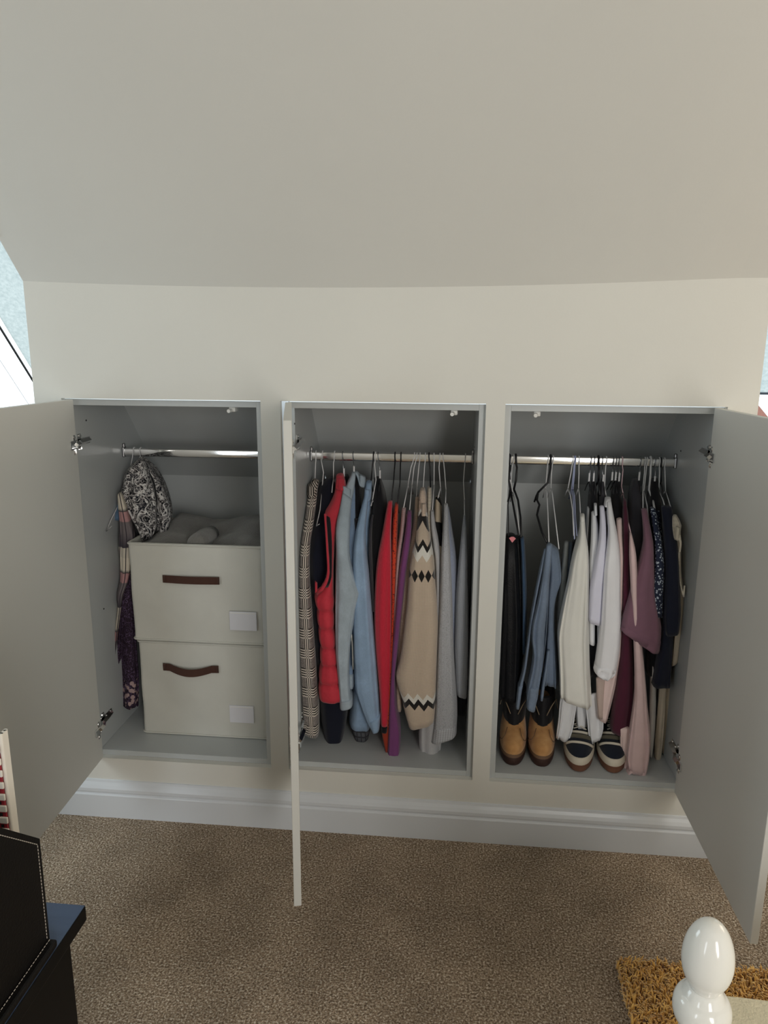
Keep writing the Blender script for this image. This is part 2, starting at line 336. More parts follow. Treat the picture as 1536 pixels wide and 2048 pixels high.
# ------------------------------------------------------------------ structure
def build_room():
    b = MB(); b.box((-2.6, -4.4, -0.05), (2.6, 1.2, 0.0)); b.build('floor', 'carpet', kind='structure')
    # boxed-in front wall with three openings
    b = MB(); T = 0.02
    n = 24
    for i in range(n):
        xa, xb = lerp(XL, XR, i/n), lerp(XL, XR, (i+1)/n)
        b.add([(xa, 0, ZT), (xb, 0, ZT), (xb, 0, topz(xb)), (xa, 0, topz(xa)), (xa, T, ZT), (xb, T, ZT), (xb, T, topz(xb)), (xa, T, topz(xa))],
              [(0, 1, 2, 3), (7, 6, 5, 4), (0, 4, 5, 1), (2, 6, 7, 3)])
    xs = [XL] + [v for o in OPEN for v in o] + [XR]
    for k in range(0, 8, 2): b.box((xs[k], 0, ZB0), (xs[k+1], T, ZT))
    b.box((XL-0.3, 0, 0), (XR+0.3, T, ZB0))
    b.box((XL, T, 0), (XL+0.03, 0.80, 1.0)); b.box((XR-0.03, T, 0), (XR, 0.80, 1.0))
    for x0 in (XL, XR-0.03):
        b.prism([(T, 1.0), (T, 1.66), (0.60, 1.02), (0.60, 1.0)], 0, x0, x0+0.03)
    b.build('wall_front', 'wall_paint', kind='structure')
    # skirting
    prof = [(0, 0), (-0.018, 0), (-0.018, 0.080), (-0.0165, 0.083), (-0.013, 0.086), (-0.013, 0.089), (-0.016, 0.093), (-0.0155, 0.103), (-0.011, 0.113), (-0.006, 0.122), (-0.004, 0.129), (0, 0.130)]
    b = MB(); b.prism(prof, 0, XL-0.3, XR+0.3); b.build('baseboard_front', 'trim_gloss', kind='structure')
    # sloping ceiling above the wardrobes
    b = MB(); n = 24; smax = (2.45-ZW)/SN
    rows = [[(lerp(XL, XR, i/n), 0.02*(1-0), topz(lerp(XL, XR, i/n))-0.0) if j < 0 else None for i in range(n+1)] for j in range(0)]
    steps = [0, 0.06, 0.15, 0.4, smax]
    vs = []
    for s in steps:
        for i in range(n+1):
            x = lerp(XL, XR, i/n); p = list(roof(x, s)); k = max(0, 1-s/0.4)
            p[2] += (topz(x)-ZW)*k; vs.append(p)
    fs = [(r*(n+1)+i, r*(n+1)+i+1, (r+1)*(n+1)+i+1, (r+1)*(n+1)+i) for r in range(len(steps)-1) for i in range(n)]
    o = b.add(vs, fs)
    vs2 = [(p[0], p[1]+0.1*SN, p[2]+0.1*CS) for p in vs]; b.add(vs2, fs)
    m = len(vs)
    for r in range(len(steps)-1):
        for i in (0, n):
            a = r*(n+1)+i; c = (r+1)*(n+1)+i; b.f.append((a, c, c+m, a+m))
    b.build('ceiling', 'ceiling_paint', kind='structure')
    # ceiling over the side bays, with the roof-window openings left free
    for nm, xa, xb, wa, wb in (('ceiling_left', -2.6, XL, -1.95, XL), ('ceiling_right', XR, 2.6, XR, 1.95)):
        b = MB()
        def slab(x0, x1, s0, s1):
            P = [roof(x, s, d) for d in (0, 0.14) for s in (s0, s1) for x in (x0, x1)]
            b.add(P, [(0, 1, 3, 2), (4, 6, 7, 5), (0, 4, 5, 1), (2, 3, 7, 6), (0, 2, 6, 4), (1, 5, 7, 3)])
        slab(xa, xb, 0.15, smax); slab(xa, xb, -1.35, -1.0)
        if nm.endswith('left'): slab(xa, wa, -1.0, 0.15)
        else: slab(wb, xb, -1.0, 0.15)
        b.build(nm, 'ceiling_paint', kind='structure')
    b = MB(); b.box((-2.6, -4.4, 2.45), (2.6, -(2.45-ZW)/SN*CS+0.12, 2.50)); b.build('ceiling_flat', 'ceiling_paint', kind='structure')
    b = MB(); b.box((-2.65, -4.4, 0), (-2.6, 1.2, 2.5)); b.build('wall_left', 'wall_paint', kind='structure')
    b = MB(); b.box((2.6, -4.4, 0), (2.65, 1.2, 2.5)); b.build('wall_right', 'wall_paint', kind='structure')
    b = MB(); b.box((-2.65, -4.45, 0), (2.65, -4.4, 2.5)); b.build('wall_back', 'wall_paint', kind='structure')
    b = MB(); b.box((-2.6, 0.82, 0), (XL, 0.86, 0.9)); b.box((XR, 0.82, 0), (2.6, 0.86, 0.9)); b.build('wall_knee', 'wall_paint', kind='structure')
    # roof window frames (in the roof plane, set 0.1 m out)
    def bar(mb, x0, x1, s0, s1, d0, d1):
        P = [roof(x, s, d) for d in (d0, d1) for s in (s0, s1) for x in (x0, x1)]
        mb.add(P, [(0, 1, 3, 2), (4, 6, 7, 5), (0, 4, 5, 1), (2, 3, 7, 6), (0, 2, 6, 4), (1, 5, 7, 3)])
    def win(no, x0, x1, label):
        w = bpy.data.objects.new('window_%d' % no, None); COL.objects.link(w); w['kind'] = 'structure'; w.location = roof((x0+x1)/2, -0.4, 0.1)
        b = MB(); s0, s1 = -1.0, 0.15
        bar(b, x0, x1, s1-0.05, s1, 0.085, 0.14); bar(b, x0, x1, s0, s0+0.05, 0.085, 0.14); bar(b, x0 if no == 1 else x1-0.05, x0+0.05 if no == 1 else x1, s0+0.05, s1-0.05, 0.085, 0.14)
        return w, b, s0, s1
    w, b, s0, s1 = win(1, -1.95, XL, 'left')
    b.build('window_frame', 'trim_gloss', w)
    b = MB(); bar(b, -1.292, -1.286, s0+.05, s1-.05, 0.100, 0.104); bar(b, -1.364, -1.363, s0+.05, s1-.05, 0.103, 0.104); b.build('gasket', 'dark_gap', w)
    b = MB(); bar(b, -1.27, XL, s0+.05, s1-.05, 0.104, 0.110); b.build('frosted_pane', 'frosted_glass', w)
    b = MB(); bar(b, -1.90, -1.274, s0+.05, s1-.05, 0.104, 0.110); b.build('clear_pane', 'clear_glass', w)
    w, b, s0, s1 = win(2, XR, 1.95, 'right')
    sm = (1.391-ZW-0.1*CS)/SN
    b.build('window_frame', 'trim_gloss', w)
    b = MB(); bar(b, XR, 1.90, sm-.004, sm+.003, 0.100, 0.104); b.build('gasket', 'slate_cloth', w)
    b = MB(); bar(b, XR, 1.90, sm+.003, s1-.05, 0.104, 0.110); b.build('frosted_pane', 'frosted_glass', w)
    b = MB(); bar(b, XR, 1.90, s0+.05, sm-.006, 0.104, 0.110); b.build('clear_pane', 'clear_glass', w)
build_room()

# ------------------------------------------------------------------ the house seen through the right roof window
def build_house():
    cx, cy = 9.78, 24.0
    t = thing('house', 'distant house with red tiled roof seen through the right roof window', 'house', (cx, cy, -6))
    b = MB(); b.box((cx-1.1, cy-1.1, -6), (cx+1.1, cy+1.1, -0.85)); b.build('wall', 'house_render', t)
    b = MB(); q = 1.3; b.add([(cx-q, cy-q, -0.95), (cx+q, cy-q, -0.95), (cx+q, cy+q, -0.95), (cx-q, cy+q, -0.95), (cx-0.9, cy, -0.02), (cx+0.9, cy, -0.02)], [(0, 1, 5, 4), (2, 3, 4, 5), (1, 2, 5), (3, 0, 4), (3, 2, 1, 0)]); b.build('roof', 'roof_tile', t)
    b = MB(); b.box((cx+0.3, cy-0.15, -0.6), (cx+0.6, cy+0.15, 0.12)); b.build('chimney', 'roof_tile', t)
    for x in (-0.8, 0.25): b = MB(); b.box((cx+x, cy-1.14, -2.1), (cx+x+0.5, cy-1.08, -1.2)); b.build('window', 'house_glass', t)
build_house()

# ------------------------------------------------------------------ wardrobes
RODY, RODZ = 0.335, 1.172
def hinge_mesh(side, z):
    """concealed hinge in its open position; side=+1: door at the left end (its inner face looks to +x)"""
    b = MB(); return b
def wardrobe(i, xa, xb, label):
    t = thing('built_in_wardrobe', label, 'wardrobe', ((xa+xb)/2, 0.3, ZB0), 'built-in wardrobe bays')
    xi, xo = xa+0.018, xb-0.018; y0, yb = 0.0202, 0.635
    zs, zb, ys = ZT-0.021, 1.045, 0.345           # sloping back: front/top and back/bottom
    side = [(y0, ZB0), (yb, ZB0), (yb, zb-0.02), (ys+0.04, ZT-0.003), (y0, ZT-0.003)]
    gap = 0.085 if i == 1 else 0.0             # the middle carcass is set back beside its hinges
    for x0, x1 in ((xa, xi), (xo, xb)):
        sd = [(max(p[0], y0+gap), p[1]) for p in side] if x0 == xa else side
        b = MB(); b.prism(sd, 0, x0, x1); b.build('side_panel', 'carcass_paint', t)
    b = MB(); b.box((xi, y0, ZB0), (xo, yb, ZB0+0.018), 0.001); b.build('bottom_panel', 'carcass_paint', t)
    b = MB(); b.box((xi, y0, ZT-0.021), (xo, ys+0.03, ZT-0.003), 0.001); b.build('top_panel', 'carcass_paint', t)
    b = MB(); b.box((xi, yb-0.012, ZB0+0.018), (xo, yb, zb)); b.build('back_panel', 'carcass_paint', t)
    b = MB(); b.prism([(ys, zs), (ys+0.02, zs+0.004), (yb, zb+0.012), (yb-0.012, zb)], 0, xi, xo); b.build('sloping_panel', 'carcass_paint', t)
    # oval chrome rail with end sockets
    n = 36; b = MB()
    pf = [(RODY+0.0072*math.copysign(abs(math.cos(2*PI*k/n))**0.35, math.cos(2*PI*k/n)), RODZ+0.0142*math.copysign(abs(math.sin(2*PI*k/n))**0.8, math.sin(2*PI*k/n))) for k in range(n)]
    b.rings([[(x, p[0], p[1]) for p in pf] for x in (xi+0.002, xo-0.002)])
    rl = b.build('hanging_rail', 'chrome', t, smooth='auto')
    for x0, x1 in ((xi, xi+0.008), (xo-0.008, xo)):
        b = MB(); b.box((x0, RODY-0.011, RODZ-0.018), (x1, RODY+0.011, RODZ+0.018), 0.003); b.box((x0, RODY-0.006, RODZ+0.014), (x1, RODY+0.006, RODZ+0.030), 0.003)
        b.build('rail_socket', 'dull_nickel', rl)
    # push latch under the top panel
    xl = (-0.471, 0.180, 0.414)[i]
    b = MB(); b.box((xl-0.010, 0.045, ZT-0.037), (xl+0.010, 0.085, ZT-0.021), 0.004); b.tube([(xl-0.003, 0.046, ZT-0.032), (xl-0.006, 0.030, ZT-0.033)], 0.0055, 10); b.build('push_latch', 'white_plastic', t, smooth='auto')
    # door, swung open
    hx, hs, kx, wd = ((-0.942, 1, 0.050, 0.5795), (-0.2912, 1, 0.225, 0.587), (0.888, -1, -0.0066, 0.5795))[i]
    L = math.sqrt(1+kx*kx); d = Vector((kx/L, -1/L, 0)); nrm = Vector((1/L, kx/L, 0))*hs   # nrm: inner face
    b = MB(); b.box((-0.009, 0.0, ZB0+0.003), (0.009, wd, ZT-0.003), 0.0015)
    M = Matrix(((nrm.x, d.x, 0, hx), (nrm.y, d.y, 0, -0.001), (0, 0, 1, 0), (0, 0, 0, 1)))
    b.xform(M); dr = b.build('door', 'cabinet_paint', t)
    def q(a, c, z): return tuple(M @ Vector((a, c, z)))
    for z in (1.238, 0.315):
        h = MB()
        def hb(lo, hi, bv=0.001):
            k = MB(); k.box(lo, hi, bv); k.xform(M); h.add(k.v, k.f)
        hb((0.0088, 0.010, z-0.029), (0.0112, 0.024, z+0.029)); hb((0.0088, 0.006, z-0.013), (0.0135, 0.044, z+0.013), 0.004)
        for s in (-1, 1):
            k = MB(); k.tube([q(0.0110, 0.017, z+s*0.022), q(0.0130, 0.017, z+s*0.022)], 0.0048, 10); h.add(k.v, k.f)
        xs = xi if hs > 0 else xo
        # arm from the cup to the mounting plate on the side panel
        P0 = Vector(q(0.012, 0.012, z)); P1 = Vector((xs+hs*0.012, 0.030+gap, z+0.002)); P2 = Vector((xs+hs*0.010, 0.060+gap, z+0.002)); P3 = Vector((xs+hs*0.008, 0.098+gap, z+0.003))
        k = MB(); k.tube([P0, P0*0.5+P1*0.5+Vector((hs*0.004, 0, 0)), P1, P2, P3], [0.0085, 0.0085, 0.008, 0.0085, 0.007], 4); h.add(k.v, k.f)
        a0, a1 = sorted((xs, xs+hs*0.003))
        k = MB(); k.box((a0, 0.036+gap, z-0.022), (a1, 0.056+gap, z+0.026), 0.001); h.add(k.v, k.f)
        k = MB(); k.box((a0, 0.034+gap, z-0.008), (a1, 0.110+gap, z+0.012), 0.001); h.add(k.v, k.f)
        for yy, zz in ((0.046, z+0.020), (0.046, z-0.016), (0.102, z+0.003), (0.072, z+0.003)):
            k = MB(); k.tube([(xs+hs*0.002, yy+gap, zz), (xs+hs*0.0075, yy+gap, zz)], 0.0045, 10); h.add(k.v, k.f)
        h.build('hinge', 'chrome', dr)
    # small screw caps on the side and back panels
    for x, y, z in ((xi+0.0005, 0.10, 1.300), (xo-0.0005, 0.30, 1.215), (xi+0.0005, 0.115, 0.68)):
        b = MB(); b.tube([(x-0.0008, y, z), (x+0.0008, y, z)], 0.0028, 8); b.build('screw_hole', 'dark_gap', t)
    return t
wardrobe(0, *OPEN[0], 'left built-in wardrobe bay holding the two storage boxes, door swung left')
wardrobe(1, *OPEN[1], 'middle built-in wardrobe bay full of jackets and knitwear, door seen edge-on')
wardrobe(2, *OPEN[2], 'right built-in wardrobe bay with white blouses above boots and trainers')

# ------------------------------------------------------------------ garments and hangers
GARMENTS = [
{"name": "patterned_blouse", "label": "grey and white squiggle patterned blouse folded over a hanger at the left rail end", "cat": "blouse", "parts": [
  {"part": "front_panel", "mat": "squiggle", "L": [[-0.852, 0.24, 1.1654], [-0.8831, 0.24, 1.138], [-0.9055, 0.24, 1.1156], [-0.9237, 0.24, 1.0559], [-0.9315, 0.24, 1.0215], [-0.9151, 0.24, 0.9841], [-0.893, 0.24, 0.9501], [-0.8743, 0.24, 0.9159], [-0.8637, 0.24, 0.89]], "R": [[-0.8431, 0.24, 1.1689], [-0.8341, 0.24, 1.1507], [-0.8225, 0.24, 1.1175], [-0.8097, 0.24, 1.0757], [-0.8043, 0.24, 1.0248], [-0.8058, 0.24, 0.9734], [-0.808, 0.24, 0.9388], [-0.8148, 0.24, 0.9142], [-0.8225, 0.24, 0.9036]], "depth": 0.16, "fold": 0.16, "tw": 0.8, "sub": None, "hem": True, "label": None, "k": 0.25}, 
  {"part": "back_panel", "mat": "squiggle", "L": [[-0.8722, 0.3, 1.1566], [-0.8581, 0.3, 1.1295], [-0.843, 0.3, 1.0902], [-0.8352, 0.3, 1.047], [-0.8314, 0.3, 0.9946], [-0.833, 0.3, 0.9416], [-0.8354, 0.3, 0.9024]], "R": [[-0.8649, 0.3, 1.1602], [-0.842, 0.3, 1.1333], [-0.818, 0.3, 1.0959], [-0.796, 0.3, 1.0515], [-0.7816, 0.3, 0.996], [-0.7791, 0.3, 0.9467], [-0.7899, 0.3, 0.9145]], "depth": 0.16, "fold": 0.14, "tw": 0.8, "sub": None, "hem": True, "label": None, "k": 0.25}, 
  {"part": "lining", "mat": "black_cloth", "L": [[-0.8611, 0.275, 1.1569], [-0.8508, 0.275, 1.1283], [-0.8361, 0.275, 1.086], [-0.9021, 0.275, 0.9454], [-0.901, 0.275, 0.9101], [-0.8902, 0.275, 0.8856]], "R": [[-0.8541, 0.275, 1.1571], [-0.8372, 0.275, 1.1235], [-0.8157, 0.275, 1.0779], [-0.8124, 0.275, 1.0177], [-0.8186, 0.275, 0.9478], [-0.8263, 0.275, 0.9088]], "depth": 0.1, "fold": 0.1, "tw": 0.8, "sub": None, "hem": True, "label": None, "k": 0.25}], "group": None}, 
{"name": "plaid_shirt", "label": "long plaid shirt in muted stripes squeezed between side panel and storage boxes", "cat": "shirt", "parts": [
  {"part": "sleeve", "mat": "plaid_muted", "L": [[-0.9132, 0.195, 1.0511], [-0.9159, 0.195, 1.014], [-0.9159, 0.195, 0.9462], [-0.9245, 0.195, 0.8772], [-0.9245, 0.195, 0.8076], [-0.9284, 0.195, 0.7547], [-0.9448, 0.195, 0.7008], [-0.9446, 0.195, 0.656], [-0.9598, 0.195, 0.5738], [-0.9672, 0.195, 0.4999], [-0.9697, 0.195, 0.444]], "R": [[-0.9008, 0.195, 1.0564], [-0.8884, 0.195, 1.0148], [-0.8755, 0.195, 0.9559], [-0.8653, 0.195, 0.9049], [-0.8753, 0.195, 0.8615], [-0.8872, 0.195, 0.7914], [-0.9009, 0.195, 0.7469], [-0.9176, 0.195, 0.7108], [-0.9304, 0.195, 0.6566], [-0.9472, 0.195, 0.5743], [-0.96, 0.195, 0.5003], [-0.9642, 0.195, 0.4443]], "depth": 0.1, "fold": 0.16, "tw": 0.8, "sub": None, "hem": True, "label": None, "k": 0.25}, 
  {"part": "body", "mat": "plaid_dark", "L": [[-0.9586, 0.31, 1.0069], [-0.9634, 0.31, 0.9177], [-0.9811, 0.31, 0.8266], [-0.988, 0.31, 0.7345], [-0.9913, 0.31, 0.6409]], "R": [[-0.9268, 0.31, 0.9723], [-0.9193, 0.31, 0.874], [-0.9146, 0.31, 0.8106], [-0.9141, 0.31, 0.7372], [-0.928, 0.31, 0.6435]], "depth": 0.12, "fold": 0.1, "tw": 0.8, "sub": None, "hem": True, "label": None, "k": 0.25}], "group": None}, 
{"name": "paisley_scarf", "label": "dark purple paisley scarf hanging beside the lower storage box", "cat": "scarf", "parts": [
  {"part": "cloth", "mat": "paisley", "L": [[-0.9202, 0.2025, 0.7703], [-0.9375, 0.2025, 0.6806], [-0.9564, 0.2025, 0.571], [-0.9689, 0.2025, 0.478], [-0.9779, 0.2025, 0.3837], [-0.987, 0.2025, 0.2878]], "R": [[-0.892, 0.2025, 0.7714], [-0.8913, 0.2025, 0.6825], [-0.89, 0.2025, 0.5739], [-0.8892, 0.2025, 0.4819], [-0.8902, 0.2025, 0.3883], [-0.8989, 0.2025, 0.2889]], "depth": 0.05, "fold": 0.2, "tw": 0.8, "sub": None, "hem": True, "label": None, "k": 0.25}], "group": None}, 
{"name": "blue_blouse", "label": "small glimpse of a blue top behind the plaid shirt by the side panel", "cat": "top", "parts": [
  {"part": "body", "mat": "blue_cloth", "L": [[-0.945, 0.255, 1.0078], [-0.9574, 0.255, 0.9832], [-0.9669, 0.255, 0.9515]], "R": [[-0.9235, 0.255, 1.0118], [-0.9291, 0.255, 0.984], [-0.9352, 0.255, 0.949]], "depth": 0.06, "fold": 0.1, "tw": 0.8, "sub": None, "hem": True, "label": None, "k": 0.25}], "group": None}, 
{"name": "plaid_coat", "label": "black and white checked tweed coat, leftmost in the middle wardrobe", "cat": "coat", "parts": [
  {"part": "body", "mat": "glen_plaid", "L": [[-0.2851, 0.3136, 1.0923], [-0.2957, 0.2783, 1.0475], [-0.295, 0.2117, 0.9774], [-0.2968, 0.1521, 0.9089], [-0.3014, 0.135, 0.814], [-0.3053, 0.135, 0.6956], [-0.3046, 0.135, 0.5573], [-0.3004, 0.135, 0.4155], [-0.297, 0.135, 0.3251], [-0.2946, 0.135, 0.2665]], "R": [[-0.266, 0.3113, 1.0897], [-0.2654, 0.2783, 1.0482], [-0.2636, 0.2117, 0.9783], [-0.266, 0.1521, 0.9099], [-0.2657, 0.135, 0.8153], [-0.2593, 0.135, 0.6975], [-0.2514, 0.135, 0.5598], [-0.2461, 0.135, 0.4542], [-0.2408, 0.135, 0.3466], [-0.2418, 0.135, 0.2587]], "depth": 0.14, "fold": 0.05, "tw": 0.8, "sub": None, "hem": True, "label": None, "k": 0.25}, 
  {"part": "collar", "mat": "glen_diag", "L": [[-0.2816, 0.2788, 1.0949], [-0.2874, 0.2639, 1.0756], [-0.2903, 0.2432, 1.051]], "R": [[-0.2595, 0.2765, 1.0925], [-0.2617, 0.2605, 1.0718], [-0.2628, 0.2378, 1.0461]], "depth": 0.07, "fold": 0.1, "tw": 0.8, "sub": None, "hem": True, "label": None, "k": 0.25}], "group": None}, 
{"name": "navy_coat", "label": "long dark navy coat showing below the red padded gilet", "cat": "coat", "parts": [
  {"part": "body", "mat": "navy_coat", "L": [[-0.2665, 0.3594, 1.071], [-0.2736, 0.32, 1.0228], [-0.2804, 0.2533, 0.9512], [-0.2807, 0.1986, 0.8802], [-0.2786, 0.19, 0.7978], [-0.2706, 0.19, 0.6595], [-0.261, 0.19, 0.4999], [-0.2509, 0.19, 0.3543], [-0.2449, 0.19, 0.2801], [-0.2318, 0.19, 0.1998]], "R": [[-0.2316, 0.38, 1.0997], [-0.214, 0.3333, 1.039], [-0.2032, 0.2533, 0.9535], [-0.1965, 0.1986, 0.883], [-0.1964, 0.19, 0.7149], [-0.1944, 0.19, 0.539], [-0.1613, 0.19, 0.3777], [-0.1513, 0.19, 0.3228], [-0.1584, 0.19, 0.2665], [-0.1725, 0.19, 0.2035]], "depth": 0.22, "fold": 0.06, "tw": 0.8, "sub": None, "hem": True, "label": None, "k": 0.25}], "group": None}, 
{"name": "red_gilet", "label": "red quilted padded gilet with gathered seams and deep armhole", "cat": "gilet", "parts": [
  {"part": "body", "mat": "red_quilt", "L": [[-0.2034, 0.2913, 1.0946], [-0.205, 0.2583, 1.0536], [-0.2168, 0.229, 1.0224], [-0.2269, 0.2103, 1.0029], [-0.2254, 0.1917, 0.9839], [-0.2155, 0.1517, 0.9445], [-0.2071, 0.1193, 0.8962], [-0.2037, 0.115, 0.8403], [-0.2072, 0.115, 0.8138], [-0.2187, 0.115, 0.7868], [-0.2415, 0.115, 0.7626], [-0.2449, 0.115, 0.7525], [-0.2435, 0.115, 0.7391], [-0.239, 0.115, 0.7107], [-0.2349, 0.115, 0.6499], [-0.2292, 0.115, 0.585], [-0.2299, 0.115, 0.5242], [-0.2356, 0.115, 0.459], [-0.2347, 0.115, 0.4004]], "R": [[-0.1729, 0.289, 1.0924], [-0.1678, 0.265, 1.0616], [-0.1712, 0.2317, 1.0265], [-0.1774, 0.2077, 1.0016], [-0.1827, 0.1783, 0.9718], [-0.1833, 0.1407, 0.932], [-0.1826, 0.115, 0.89], [-0.1846, 0.115, 0.841], [-0.1848, 0.115, 0.8146], [-0.185, 0.115, 0.7881], [-0.1852, 0.115, 0.7649], [-0.1853, 0.115, 0.7548], [-0.1854, 0.115, 0.7415], [-0.1856, 0.115, 0.713], [-0.1845, 0.115, 0.6521], [-0.1801, 0.115, 0.5873], [-0.174, 0.115, 0.527], [-0.1646, 0.115, 0.4627], [-0.1566, 0.115, 0.4012]], "depth": 0.14, "fold": 0.05, "tw": 0.8, "sub": None, "hem": True, "label": None, "k": 0.25, "quilt": [0.7641, 0.7105, 0.6495, 0.5843, 0.5236, 0.4604, 0.3948]}, 
  {"part": "armhole", "mat": "black_cloth", "L": [[-0.2143, 0.1663, 1.0031], [-0.2087, 0.1423, 0.9795], [-0.1965, 0.0961, 0.927], [-0.1909, 0.079, 0.8677], [-0.1929, 0.079, 0.8256], [-0.2058, 0.079, 0.7958]], "R": [[-0.2038, 0.161, 0.9981], [-0.1976, 0.1423, 0.9799], [-0.1855, 0.0961, 0.9274], [-0.1831, 0.079, 0.868], [-0.1851, 0.079, 0.8227], [-0.1948, 0.079, 0.7963]], "depth": 0.02, "fold": 0, "tw": 0.8, "sub": None, "hem": True, "label": None, "k": 0.25}, 
  {"part": "armhole_edge", "mat": "red_cloth", "L": [[-0.222, 0.1649, 1.0097], [-0.2173, 0.1462, 0.9913], [-0.2078, 0.1089, 0.9554], [-0.1995, 0.0765, 0.9082], [-0.1962, 0.0722, 0.8503], [-0.2012, 0.0722, 0.8242], [-0.214, 0.0722, 0.7977], [-0.2348, 0.0722, 0.779]], "R": [[-0.214, 0.1649, 1.0099], [-0.2109, 0.1462, 0.9915], [-0.2016, 0.1089, 0.9556], [-0.1933, 0.0765, 0.9084], [-0.19, 0.0722, 0.8505], [-0.1949, 0.0722, 0.8196], [-0.2078, 0.0722, 0.7915], [-0.2301, 0.0722, 0.771]], "depth": 0.025, "fold": 0, "tw": 0.8, "sub": None, "hem": True, "label": None, "k": 0.25}, 
  {"part": "collar", "mat": "red_cloth", "L": [[-0.2004, 0.2741, 1.1127], [-0.1998, 0.2592, 1.0936], [-0.1977, 0.2455, 1.0762]], "R": [[-0.1759, 0.2764, 1.1162], [-0.1668, 0.2592, 1.0944], [-0.1645, 0.2432, 1.0741]], "depth": 0.07, "fold": 0.1, "tw": 0.8, "sub": None, "hem": True, "label": None, "k": 0.25}], "group": None}, 
{"name": "black_blouse", "label": "black top showing between the red gilet and the pale denim jacket", "cat": "top", "parts": [
  {"part": "body", "mat": "black_cloth", "L": [[-0.1937, 0.405, 1.0965], [-0.1992, 0.3707, 1.0497], [-0.1982, 0.3183, 0.9906], [-0.1899, 0.2407, 0.906], [-0.1905, 0.215, 0.7064], [-0.1885, 0.215, 0.4924]], "R": [[-0.1779, 0.405, 1.0968], [-0.1662, 0.3707, 1.0505], [-0.1555, 0.3183, 0.9917], [-0.1432, 0.2407, 0.9075], [-0.1468, 0.215, 0.7082], [-0.1507, 0.215, 0.5305]], "depth": 0.22, "fold": 0.1, "tw": 0.8, "sub": None, "hem": True, "label": None, "k": 0.25}], "group": None}, 
{"name": "denim_jacket", "label": "pale washed denim jacket with bent sleeve and zipped waist", "cat": "jacket", "parts": [
  {"part": "sleeve", "mat": "denim_pale", "L": [[-0.1631, 0.245, 1.0655], [-0.1733, 0.1917, 1.0101], [-0.1768, 0.1517, 0.9701], [-0.1727, 0.1036, 0.9097], [-0.1751, 0.095, 0.8311], [-0.1773, 0.095, 0.7488], [-0.1779, 0.095, 0.6652], [-0.1769, 0.095, 0.5805], [-0.1725, 0.095, 0.5118], [-0.1665, 0.095, 0.4336], [-0.1635, 0.095, 0.3862]], "R": [[-0.1521, 0.225, 1.0449], [-0.1446, 0.1717, 0.9908], [-0.1396, 0.125, 0.9455], [-0.1344, 0.0993, 0.9041], [-0.1245, 0.095, 0.8573], [-0.1073, 0.095, 0.8091], [-0.0947, 0.095, 0.7752], [-0.1042, 0.095, 0.7435], [-0.1154, 0.095, 0.6848], [-0.1284, 0.095, 0.5998], [-0.1335, 0.095, 0.5138], [-0.1305, 0.095, 0.4356], [-0.1241, 0.095, 0.3955]], "depth": 0.1, "fold": 0.06, "tw": 0.8, "sub": None, "hem": True, "label": None, "k": 0.25}, 
  {"part": "body", "mat": "denim_jacket", "L": [[-0.169, 0.3429, 1.0814], [-0.1714, 0.3, 1.0294], [-0.1632, 0.22, 0.9458], [-0.1562, 0.17, 0.8588], [-0.1535, 0.17, 0.7236], [-0.1524, 0.17, 0.5848], [-0.1512, 0.17, 0.4785], [-0.1496, 0.17, 0.439]], "R": [[-0.1451, 0.3429, 1.082], [-0.131, 0.3, 1.0305], [-0.1172, 0.22, 0.9472], [-0.1108, 0.17, 0.8771], [-0.1141, 0.17, 0.7593], [-0.1258, 0.17, 0.6036], [-0.1259, 0.17, 0.4976], [-0.1277, 0.17, 0.4348]], "depth": 0.2, "fold": 0.06, "tw": 0.8, "sub": None, "hem": True, "label": None, "k": 0.25}, 
  {"part": "collar", "mat": "denim_pale", "L": [[-0.1499, 0.2925, 1.1225], [-0.1597, 0.2788, 1.0978], [-0.167, 0.2605, 1.0742], [-0.1699, 0.2458, 1.0569]], "R": [[-0.1382, 0.2925, 1.1211], [-0.1381, 0.2788, 1.0983], [-0.1416, 0.2559, 1.069], [-0.1492, 0.2272, 1.0379]], "depth": 0.05, "fold": 0.04, "tw": 0.8, "sub": None, "hem": True, "label": None, "k": 0.25}, 
  {"part": "collar", "mat": "denim_pale", "L": [[-0.1457, 0.3225, 1.1195], [-0.1366, 0.3179, 1.1052], [-0.1259, 0.2996, 1.0815]], "R": [[-0.1339, 0.3225, 1.118], [-0.1175, 0.3134, 1.0996], [-0.1048, 0.2916, 1.0717]], "depth": 0.05, "fold": 0.04, "tw": 0.8, "sub": None, "hem": True, "label": None, "k": 0.25}, 
  {"part": "lining", "mat": "black_cloth", "L": [[-0.1491, 0.335, 1.1089], [-0.1468, 0.3179, 1.0863], [-0.146, 0.275, 1.0351], [-0.1302, 0.195, 0.9529]], "R": [[-0.1352, 0.3327, 1.1062], [-0.1261, 0.3144, 1.0823], [-0.1177, 0.275, 1.0358], [-0.1075, 0.195, 0.9536]], "depth": 0.06, "fold": 0.1, "tw": 0.8, "sub": None, "hem": True, "label": None, "k": 0.25}, 
  {"part": "cuff", "mat": "denim_pale", "L": [[-0.1639, 0.088, 0.4109], [-0.1625, 0.088, 0.3828]], "R": [[-0.1231, 0.088, 0.4202], [-0.1215, 0.088, 0.3957]], "depth": 0.1, "fold": 0.0, "tw": 0.8, "sub": None, "hem": True, "label": None, "k": 0.25}, 
  {"part": "zip", "mat": "silver_zip", "L": [[-0.1264, 0.093, 0.638], [-0.1234, 0.093, 0.5839], [-0.1219, 0.093, 0.5188]], "R": [[-0.1232, 0.093, 0.6381], [-0.1201, 0.093, 0.584], [-0.1187, 0.093, 0.5189]], "depth": 0.02, "fold": 0.0, "tw": 0.8, "sub": None, "hem": True, "label": None, "k": 0.25}, 
